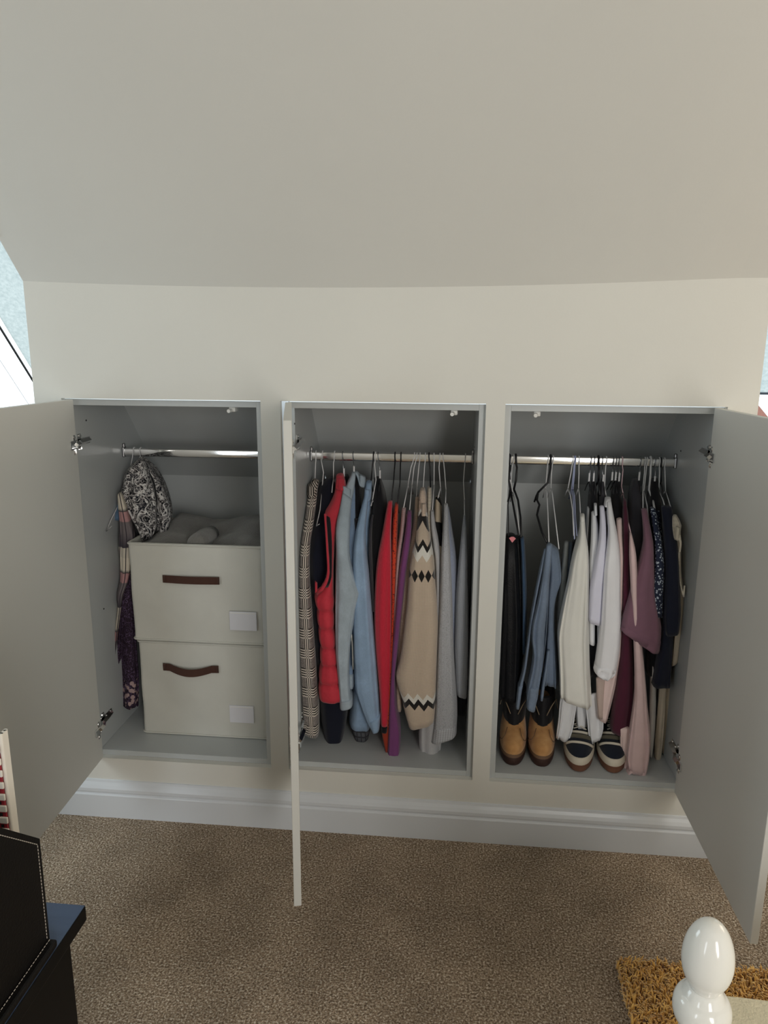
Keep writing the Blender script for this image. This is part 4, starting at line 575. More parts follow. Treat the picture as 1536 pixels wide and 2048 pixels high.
  {"part": "shoulder_seam", "mat": "cream_cotton", "L": [[0.5725, 0.161, 1.025], [0.5712, 0.149, 1.0136]], "R": [[0.5861, 0.1623, 1.0267], [0.5861, 0.149, 1.014]], "depth": 0.06, "fold": 0, "tw": 0.8, "sub": None, "hem": True, "label": None, "k": 0.25}], "group": None}, 
{"name": "white_shirt", "label": "white shirt with curved tails hanging over the left canvas trainer", "cat": "shirt", "parts": [
  {"part": "tail", "mat": "white_cotton", "L": [[0.5445, 0.13, 0.455], [0.5423, 0.13, 0.4114], [0.5417, 0.13, 0.3676], [0.5395, 0.13, 0.3233], [0.538, 0.13, 0.2948]], "R": [[0.5975, 0.13, 0.4579], [0.5972, 0.13, 0.4145], [0.5936, 0.13, 0.3706], [0.5901, 0.13, 0.3264], [0.5799, 0.13, 0.2867]], "depth": 0.04, "fold": 0.08, "tw": 0.8, "sub": None, "hem": True, "label": None, "k": 0.25}, 
  {"part": "tail", "mat": "white_cotton", "L": [[0.622, 0.13, 0.4419], [0.628, 0.13, 0.3988], [0.6355, 0.13, 0.3555], [0.6414, 0.13, 0.3153], [0.6531, 0.13, 0.2823]], "R": [[0.655, 0.13, 0.461], [0.6672, 0.13, 0.4185], [0.6781, 0.13, 0.3756], [0.6837, 0.13, 0.3408], [0.6769, 0.13, 0.3033]], "depth": 0.04, "fold": 0.08, "tw": 0.8, "sub": None, "hem": True, "label": None, "k": 0.25}, 
  {"part": "body", "mat": "white_cotton", "L": [[0.6165, 0.2913, 1.0287], [0.6065, 0.23, 0.9667], [0.5972, 0.18, 0.882], [0.5934, 0.18, 0.7503], [0.5917, 0.18, 0.5809], [0.5963, 0.18, 0.4064], [0.6081, 0.18, 0.3212]], "R": [[0.6275, 0.2913, 1.029], [0.622, 0.23, 0.9672], [0.6247, 0.18, 0.883], [0.6336, 0.18, 0.7519], [0.645, 0.18, 0.5835], [0.6473, 0.18, 0.4093], [0.6439, 0.18, 0.3162]], "depth": 0.12, "fold": 0.1, "tw": 0.8, "sub": None, "hem": True, "label": None, "k": 0.25}], "group": None}, 
{"name": "pale_pink_blouse", "label": "pale pink blouse with pointed hem between white top and burgundy dress", "cat": "blouse", "parts": [
  {"part": "body", "mat": "pale_pink", "L": [[0.6932, 0.2093, 1.0097], [0.6885, 0.1667, 0.9688], [0.6904, 0.13, 0.9154], [0.7012, 0.13, 0.7721], [0.6938, 0.13, 0.6072], [0.661, 0.13, 0.5297], [0.6571, 0.13, 0.4525], [0.6634, 0.13, 0.3834]], "R": [[0.7087, 0.212, 1.0127], [0.7049, 0.1667, 0.9693], [0.7037, 0.13, 0.9159], [0.7117, 0.13, 0.7725], [0.7199, 0.13, 0.6251], [0.7177, 0.13, 0.5326], [0.7072, 0.13, 0.4466], [0.6943, 0.13, 0.3678]], "depth": 0.12, "fold": 0.14, "tw": 0.8, "sub": None, "hem": True, "label": None, "k": 0.25}, 
  {"part": "lining", "mat": "taupe_cloth", "L": [[0.6447, 0.1065, 0.5229], [0.6515, 0.1065, 0.4468], [0.6616, 0.1065, 0.389]], "R": [[0.6721, 0.1065, 0.5243], [0.6745, 0.1065, 0.4481], [0.6758, 0.1065, 0.3863]], "depth": 0.05, "fold": 0.05, "tw": 0.8, "sub": None, "hem": True, "label": None, "k": 0.25}], "group": None}, 
{"name": "white_vest", "label": "white sleeveless top with narrow strap, second of the white tops", "cat": "top", "parts": [
  {"part": "body", "mat": "white_cotton", "L": [[0.6212, 0.238, 1.0238], [0.6156, 0.2033, 0.9896], [0.6098, 0.1657, 0.9507], [0.6045, 0.14, 0.8938], [0.6083, 0.14, 0.8136], [0.6148, 0.14, 0.7158], [0.6204, 0.14, 0.633]], "R": [[0.6339, 0.2407, 1.0268], [0.637, 0.2033, 0.9902], [0.6354, 0.1657, 0.9515], [0.6299, 0.14, 0.8947], [0.6279, 0.14, 0.8144], [0.6346, 0.14, 0.7167], [0.6409, 0.14, 0.6256]], "depth": 0.14, "fold": 0.12, "tw": 0.8, "sub": None, "hem": True, "label": None, "k": 0.25}, 
  {"part": "strap", "mat": "white_cotton", "L": [[0.6256, 0.2292, 1.0483], [0.6224, 0.2025, 1.022]], "R": [[0.6348, 0.2292, 1.0486], [0.6331, 0.2025, 1.0223]], "depth": 0.05, "fold": 0, "tw": 0.8, "sub": None, "hem": True, "label": None, "k": 0.25}], "group": None}, 
{"name": "white_tshirt", "label": "cool white short-sleeved T-shirt hanging left of the gathered blouse", "cat": "t-shirt", "parts": [
  {"part": "sleeve", "mat": "lavender_cotton", "L": [[0.639, 0.2115, 1.0492], [0.6349, 0.1675, 1.0065], [0.6264, 0.1232, 0.9622], [0.6145, 0.0975, 0.9142], [0.6089, 0.0975, 0.867], [0.6044, 0.0975, 0.8241], [0.605, 0.0975, 0.7715], [0.6072, 0.0975, 0.7151]], "R": [[0.6527, 0.2115, 1.0495], [0.6529, 0.1675, 1.007], [0.6485, 0.1232, 0.9629], [0.6438, 0.0975, 0.9152], [0.6442, 0.0975, 0.8683], [0.6437, 0.0975, 0.8129], [0.6447, 0.0975, 0.7571], [0.6441, 0.0975, 0.7022]], "depth": 0.09, "fold": 0.06, "tw": 0.8, "sub": None, "hem": True, "label": None, "k": 0.25}, 
  {"part": "body", "mat": "white_cotton", "L": [[0.6565, 0.2683, 1.0248], [0.6423, 0.1736, 0.9177], [0.6366, 0.165, 0.7572], [0.6379, 0.165, 0.5554]], "R": [[0.6752, 0.2683, 1.0253], [0.6665, 0.1736, 0.9185], [0.6702, 0.165, 0.7586], [0.6765, 0.165, 0.5401]], "depth": 0.14, "fold": 0.1, "tw": 0.8, "sub": None, "hem": True, "label": None, "k": 0.25}], "group": None}, 
{"name": "gathered_blouse", "label": "white blouse with bishop sleeve gathered at a frilled cuff", "cat": "blouse", "parts": [
  {"part": "sleeve", "mat": "white_warm", "L": [[0.6609, 0.2198, 1.064], [0.6566, 0.1758, 1.0209], [0.6541, 0.1358, 0.9833], [0.6448, 0.1054, 0.9441], [0.6385, 0.0925, 0.893], [0.6395, 0.0925, 0.8382], [0.6404, 0.0925, 0.7827], [0.641, 0.0925, 0.7104], [0.6396, 0.0925, 0.6452], [0.637, 0.0925, 0.5957], [0.6359, 0.0925, 0.5675]], "R": [[0.6748, 0.2212, 1.0657], [0.6775, 0.1758, 1.0215], [0.6806, 0.1358, 0.9841], [0.6842, 0.1054, 0.9454], [0.6896, 0.0925, 0.8948], [0.6937, 0.0925, 0.8402], [0.6985, 0.0925, 0.7771], [0.7048, 0.0925, 0.7132], [0.7068, 0.0925, 0.6484], [0.706, 0.0925, 0.5991], [0.7019, 0.0925, 0.5542]], "depth": 0.13, "fold": 0.07, "tw": 0.8, "sub": None, "hem": True, "label": None, "k": 0.25}, 
  {"part": "cuff_frill", "mat": "white_warm", "L": [[0.6336, 0.083, 0.575], [0.6303, 0.083, 0.5566], [0.6512, 0.083, 0.5393]], "R": [[0.7005, 0.083, 0.5651], [0.6987, 0.083, 0.5484], [0.6817, 0.083, 0.5343]], "depth": 0.1, "fold": 0.15, "tw": 0.8, "sub": None, "hem": True, "label": None, "k": 0.25}, 
  {"part": "shoulder", "mat": "white_warm", "L": [[0.6556, 0.2175, 1.0675], [0.6505, 0.2015, 1.0516]], "R": [[0.674, 0.2188, 1.0693], [0.6728, 0.1988, 1.0495]], "depth": 0.07, "fold": 0.08, "tw": 0.8, "sub": None, "hem": True, "label": None, "k": 0.25}], "group": None}, 
{"name": "burgundy_dress", "label": "long burgundy dress in the middle of the right wardrobe", "cat": "dress", "parts": [
  {"part": "body", "mat": "burgundy", "L": [[0.7208, 0.2627, 1.0634], [0.7109, 0.2067, 1.0076], [0.7017, 0.1386, 0.9292], [0.7038, 0.13, 0.8365], [0.7109, 0.13, 0.7237], [0.7136, 0.13, 0.6081], [0.7123, 0.13, 0.5239], [0.7078, 0.13, 0.438], [0.7055, 0.13, 0.3421]], "R": [[0.73, 0.2627, 1.0637], [0.7306, 0.2067, 1.0082], [0.7238, 0.1386, 0.9299], [0.7291, 0.13, 0.8375], [0.7424, 0.13, 0.725], [0.756, 0.13, 0.6102], [0.7657, 0.13, 0.5266], [0.7725, 0.13, 0.4416], [0.7662, 0.13, 0.3247]], "depth": 0.14, "fold": 0.08, "tw": 0.8, "sub": None, "hem": True, "label": None, "k": 0.25}], "group": None}, 
{"name": "pink_blouse", "label": "dusty pink long blouse with elasticated cuffs reaching the wardrobe floor", "cat": "blouse", "parts": [
  {"part": "sleeve", "mat": "blush_cotton", "L": [[0.7134, 0.1195, 0.9876], [0.708, 0.0775, 0.9307], [0.7182, 0.0775, 0.8382], [0.7287, 0.0775, 0.7598], [0.7407, 0.0775, 0.6643], [0.7514, 0.0775, 0.5669], [0.758, 0.0775, 0.4843], [0.7559, 0.0775, 0.4168], [0.7513, 0.0775, 0.3396], [0.7499, 0.0775, 0.279], [0.7597, 0.0775, 0.2324]], "R": [[0.7192, 0.1195, 0.9877], [0.7272, 0.0818, 0.9378], [0.7359, 0.0775, 0.87], [0.7437, 0.0775, 0.7921], [0.76, 0.0775, 0.6813], [0.7754, 0.0775, 0.6009], [0.791, 0.0775, 0.5027], [0.8039, 0.0775, 0.4196], [0.8178, 0.0775, 0.3437], [0.8217, 0.0775, 0.2801], [0.8175, 0.0775, 0.2205]], "depth": 0.11, "fold": 0.1, "tw": 0.8, "sub": None, "hem": True, "label": None, "k": 0.25}, 
  {"part": "cuff", "mat": "blush_cotton", "L": [[0.7593, 0.0775, 0.2377], [0.7455, 0.0775, 0.2156]], "R": [[0.8181, 0.0775, 0.2311], [0.8149, 0.0775, 0.215]], "depth": 0.11, "fold": 0.12, "tw": 0.8, "sub": None, "hem": True, "label": None, "k": 0.25}, 
  {"part": "back_sleeve", "mat": "pale_pink", "L": [[0.7301, 0.105, 0.3574], [0.7347, 0.105, 0.2967], [0.7433, 0.105, 0.2444], [0.7529, 0.105, 0.2006]], "R": [[0.7608, 0.105, 0.3593], [0.7686, 0.105, 0.2988], [0.7727, 0.105, 0.2463], [0.7731, 0.105, 0.2019]], "depth": 0.06, "fold": 0.08, "tw": 0.8, "sub": None, "hem": True, "label": None, "k": 0.25}], "group": None}, 
{"name": "mauve_blouse", "label": "mauve blouse with wide diagonal elasticated cuff", "cat": "blouse", "parts": [
  {"part": "sleeve", "mat": "mauve", "L": [[0.7585, 0.186, 1.0483], [0.757, 0.1433, 1.0079], [0.7545, 0.1014, 0.9642], [0.7458, 0.08, 0.9159], [0.7358, 0.08, 0.8614], [0.7257, 0.08, 0.8062], [0.7177, 0.08, 0.7585], [0.7117, 0.08, 0.7023]], "R": [[0.7763, 0.186, 1.0488], [0.7775, 0.1433, 1.0085], [0.7784, 0.0971, 0.9584], [0.7785, 0.08, 0.8862], [0.7837, 0.08, 0.8085], [0.8, 0.08, 0.754], [0.8123, 0.08, 0.6955], [0.8095, 0.08, 0.6259]], "depth": 0.12, "fold": 0.09, "tw": 0.8, "sub": None, "hem": True, "label": None, "k": 0.25}, 
  {"part": "cuff", "mat": "mauve", "L": [[0.7144, 0.078, 0.7192], [0.7114, 0.078, 0.7014]], "R": [[0.8138, 0.078, 0.6546], [0.8064, 0.078, 0.6218]], "depth": 0.12, "fold": 0.06, "tw": 0.8, "sub": None, "hem": True, "label": None, "k": 0.25}], "group": None}, 
{"name": "floral_blouse", "label": "navy top with tiny white flowers and short sleeve", "cat": "top", "parts": [
  {"part": "sleeve", "mat": "navy_floral", "L": [[0.7889, 0.2013, 1.0522], [0.7874, 0.16, 1.0127], [0.7867, 0.1157, 0.9692], [0.786, 0.09, 0.9144], [0.787, 0.09, 0.8524], [0.7843, 0.09, 0.7973], [0.7826, 0.09, 0.748]], "R": [[0.8044, 0.196, 1.0474], [0.8051, 0.16, 1.0132], [0.807, 0.1157, 0.9698], [0.8119, 0.09, 0.9153], [0.8173, 0.09, 0.8535], [0.8192, 0.09, 0.7987], [0.8232, 0.09, 0.7369]], "depth": 0.08, "fold": 0.07, "tw": 0.8, "sub": None, "hem": True, "label": None, "k": 0.25}, 
  {"part": "body", "mat": "navy_floral", "L": [[0.8115, 0.2633, 1.0301], [0.8023, 0.1857, 0.9516], [0.8118, 0.16, 0.831]], "R": [[0.8376, 0.2633, 1.0308], [0.8322, 0.1857, 0.9526], [0.8387, 0.16, 0.832]], "depth": 0.12, "fold": 0.1, "tw": 0.8, "sub": None, "hem": True, "label": None, "k": 0.25}], "group": None}, 
{"name": "navy_blouse", "label": "dark navy blouse with short flared sleeve right of floral top", "cat": "blouse", "parts": [
  {"part": "sleeve", "mat": "navy_cloth", "L": [[0.8266, 0.219, 1.0527], [0.8214, 0.1683, 1.0039], [0.8175, 0.1221, 0.953], [0.8192, 0.105, 0.8957], [0.8232, 0.105, 0.8174], [0.8272, 0.105, 0.7379], [0.84, 0.105, 0.6771]], "R": [[0.8588, 0.215, 1.0496], [0.8582, 0.1683, 1.005], [0.858, 0.1221, 0.9543], [0.8625, 0.105, 0.8973], [0.8726, 0.105, 0.8194], [0.8814, 0.105, 0.7402], [0.8809, 0.105, 0.6822]], "depth": 0.1, "fold": 0.06, "tw": 0.8, "sub": None, "hem": True, "label": None, "k": 0.25}, 
  {"part": "body", "mat": "navy_cloth", "L": [[0.8299, 0.2067, 1.011], [0.8181, 0.13, 0.904], [0.8262, 0.13, 0.7771], [0.8287, 0.13, 0.6797], [0.8268, 0.13, 0.5969], [0.8197, 0.13, 0.5023]], "R": [[0.8687, 0.2067, 1.0122], [0.8561, 0.13, 0.9054], [0.8676, 0.13, 0.7788], [0.8735, 0.13, 0.6817], [0.8764, 0.13, 0.5993], [0.8797, 0.13, 0.4953]], "depth": 0.12, "fold": 0.08, "tw": 0.8, "sub": None, "hem": True, "label": None, "k": 0.25}], "group": None}, 
{"name": "black_camisole", "label": "black camisole, dark cloth under the navy blouse", "cat": "camisole", "parts": [
  {"part": "body", "mat": "black_cloth", "L": [[0.8501, 0.18, 0.6609], [0.8542, 0.18, 0.5423], [0.8585, 0.18, 0.421], [0.8614, 0.18, 0.3505]], "R": [[0.8715, 0.18, 0.6618], [0.8727, 0.18, 0.5432], [0.8772, 0.18, 0.422], [0.8771, 0.18, 0.3514]], "depth": 0.08, "fold": 0.1, "tw": 0.8, "sub": None, "hem": True, "label": None, "k": 0.25}], "group": None}, 
{"name": "knotted_blouse", "label": "cream lace top with knotted shoulder at the right rail end", "cat": "top", "parts": [
  {"part": "body", "mat": "beige_cloth", "L": [[0.8716, 0.232, 1.0129], [0.8636, 0.2, 0.9818], [0.8574, 0.1757, 0.956], [0.8653, 0.15, 0.8682], [0.8785, 0.15, 0.7884], [0.883, 0.15, 0.6742], [0.886, 0.15, 0.5574]], "R": [[0.8827, 0.2347, 1.0158], [0.8867, 0.2107, 0.9927], [0.8831, 0.1791, 0.9622], [0.883, 0.15, 0.8688], [0.9001, 0.15, 0.7812], [0.901, 0.15, 0.675], [0.8981, 0.15, 0.5749]], "depth": 0.08, "fold": 0.2, "tw": 0.8, "sub": None, "hem": True, "label": None, "k": 0.25}, 
  {"part": "knot", "mat": "cream_knit", "L": [[0.8482, 0.1672, 1.0299], [0.8424, 0.1458, 1.0098], [0.8409, 0.1245, 0.9902], [0.8409, 0.1099, 0.9755]], "R": [[0.8629, 0.1672, 1.0303], [0.87, 0.1458, 1.0107], [0.8646, 0.1272, 0.9934], [0.8579, 0.1082, 0.9734]], "depth": 0.05, "fold": 0.25, "tw": 0.8, "sub": None, "hem": True, "label": None, "k": 0.25}, 
  {"part": "tie_loop", "mat": "cream_knit", "L": [[0.849, 0.1065, 0.9858], [0.8533, 0.0896, 0.9628], [0.8486, 0.0776, 0.9446]], "R": [[0.8582, 0.1092, 0.9885], [0.859, 0.0896, 0.963], [0.8528, 0.0776, 0.9447]], "depth": 0.01, "fold": 0, "tw": 0.8, "sub": None, "hem": True, "label": None, "k": 0.25}, 
  {"part": "piping", "mat": "cream_knit", "L": [[0.8568, 0.1076, 0.9366], [0.8588, 0.1025, 0.8823], [0.8689, 0.1025, 0.8358], [0.8796, 0.1025, 0.7984]], "R": [[0.8611, 0.1076, 0.9367], [0.8631, 0.1025, 0.8825], [0.8732, 0.1025, 0.8359], [0.8854, 0.1025, 0.7986]], "depth": 0.01, "fold": 0, "tw": 0.8, "sub": None, "hem": True, "label": None, "k": 0.25}], "group": None}, 
{"name": "beige_trousers", "label": "beige trousers hanging longest by the right side panel", "cat": "trousers", "parts": [
  {"part": "leg", "mat": "beige_cloth", "L": [[0.8566, 0.1675, 0.4759], [0.8576, 0.1675, 0.3923], [0.8589, 0.1675, 0.3039], [0.8634, 0.1675, 0.2142]], "R": [[0.8797, 0.1675, 0.4771], [0.884, 0.1675, 0.3938], [0.8871, 0.1675, 0.3056], [0.8852, 0.1675, 0.2192]], "depth": 0.07, "fold": 0.12, "tw": 0.8, "sub": None, "hem": True, "label": None, "k": 0.25}, 
  {"part": "leg", "mat": "beige_cloth", "L": [[0.8847, 0.1975, 0.4628], [0.889, 0.1975, 0.3784], [0.8921, 0.1975, 0.2889], [0.8921, 0.1975, 0.2344]], "R": [[0.9035, 0.1975, 0.4638], [0.9079, 0.1975, 0.3794], [0.9127, 0.1975, 0.2902], [0.9119, 0.1975, 0.2284]], "depth": 0.07, "fold": 0.12, "tw": 0.8, "sub": None, "hem": True, "label": None, "k": 0.25}], "group": None}, 
{"name": "white_trousers", "label": "narrow white trouser leg between pink blouse and beige trousers", "cat": "trousers", "parts": [
  {"part": "leg", "mat": "white_grey", "L": [[0.8139, 0.1475, 0.5887], [0.821, 0.1475, 0.5042], [0.8266, 0.1475, 0.401], [0.8339, 0.1475, 0.3137], [0.8427, 0.1475, 0.2465]], "R": [[0.8261, 0.1475, 0.5893], [0.8394, 0.1475, 0.5052], [0.8482, 0.1475, 0.4023], [0.8511, 0.1475, 0.3147], [0.8496, 0.1475, 0.2398]], "depth": 0.07, "fold": 0.12, "tw": 0.8, "sub": None, "hem": True, "label": None, "k": 0.25}], "group": None}, 
{"name": "black_dress", "label": "black dress, dark cloth high on the right rail left of the thick black hook", "cat": "dress", "parts": [
  {"part": "body", "mat": "black_cloth", "L": [[0.6397, 0.3609, 1.1092], [0.6286, 0.33, 1.0694], [0.6157, 0.27, 1.0069], [0.6049, 0.1971, 0.9262], [0.6135, 0.18, 0.7511], [0.6292, 0.18, 0.5136]], "R": [[0.6493, 0.3609, 1.1094], [0.6542, 0.33, 1.07], [0.6548, 0.27, 1.008], [0.6493, 0.1971, 0.9277], [0.6582, 0.18, 0.7529], [0.6717, 0.18, 0.5158]], "depth": 0.2, "fold": 0.06, "tw": 0.8, "sub": None, "hem": True, "label": None, "k": 0.25}], "group": None}, 
{"name": "black_dress", "label": "black dress, dark cloth high on the right rail right of the thick black hook", "cat": "dress", "parts": [
  {"part": "body", "mat": "charcoal_cloth", "L": [[0.6702, 0.3609, 1.1099], [0.659, 0.33, 1.0702], [0.6454, 0.27, 1.0077], [0.634, 0.1971, 0.9272], [0.6428, 0.18, 0.7523], [0.6592, 0.18, 0.5151]], "R": [[0.6767, 0.3609, 1.1101], [0.6813, 0.33, 1.0707], [0.6814, 0.27, 1.0087], [0.6752, 0.1971, 0.9285], [0.6844, 0.18, 0.7539], [0.6984, 0.18, 0.5171]], "depth": 0.2, "fold": 0.06, "tw": 0.8, "sub": None, "hem": True, "label": None, "k": 0.25}], "group": None}, 
{"name": "black_dress", "label": "black dress, dark cloth high on the right rail above the burgundy dress", "cat": "dress", "parts": [
  {"part": "body", "mat": "black_cloth", "L": [[0.7136, 0.3609, 1.1109], [0.702, 0.33, 1.0712], [0.6876, 0.27, 1.0089], [0.6752, 0.1971, 0.9285], [0.6844, 0.18, 0.7539], [0.7016, 0.18, 0.5173]], "R": [[0.7248, 0.3609, 1.1112], [0.7289, 0.33, 1.0719], [0.7281, 0.27, 1.01], [0.7208, 0.1971, 0.93], [0.7303, 0.18, 0.7558], [0.7454, 0.18, 0.5195]], "depth": 0.2, "fold": 0.06, "tw": 0.8, "sub": None, "hem": True, "label": None, "k": 0.25}], "group": None}, 
{"name": "black_dress", "label": "black dress, dark cloth high on the right rail above the mauve blouse", "cat": "dress", "parts": [
  {"part": "body", "mat": "charcoal_cloth", "L": [[0.768, 0.3609, 1.1122], [0.7559, 0.33, 1.0726], [0.7405, 0.27, 1.0104], [0.7269, 0.1971, 0.9302], [0.7364, 0.18, 0.7561], [0.7547, 0.18, 0.52]], "R": [[0.7903, 0.3609, 1.1127], [0.7938, 0.33, 1.0735], [0.7916, 0.27, 1.0118], [0.7828, 0.1971, 0.932], [0.7929, 0.18, 0.7583], [0.8092, 0.18, 0.5228]], "depth": 0.2, "fold": 0.06, "tw": 0.8, "sub": None, "hem": True, "label": None, "k": 0.25}], "group": None}, 
{"name": "black_dress", "label": "black dress, dark cloth high on the right rail above the floral top", "cat": "dress", "parts": [
  {"part": "body", "mat": "black_cloth", "L": [[0.8284, 0.3609, 1.1136], [0.8158, 0.33, 1.0741], [0.7993, 0.27, 1.012], [0.7844, 0.1971, 0.9321], [0.7944, 0.18, 0.7584], [0.8139, 0.18, 0.523]], "R": [[0.8507, 0.3609, 1.1141], [0.8535, 0.33, 1.075], [0.8502, 0.27, 1.0135], [0.84, 0.1971, 0.9339], [0.8505, 0.18, 0.7607], [0.8681, 0.18, 0.5258]], "depth": 0.2, "fold": 0.06, "tw": 0.8, "sub": None, "hem": True, "label": None, "k": 0.25}], "group": None}]
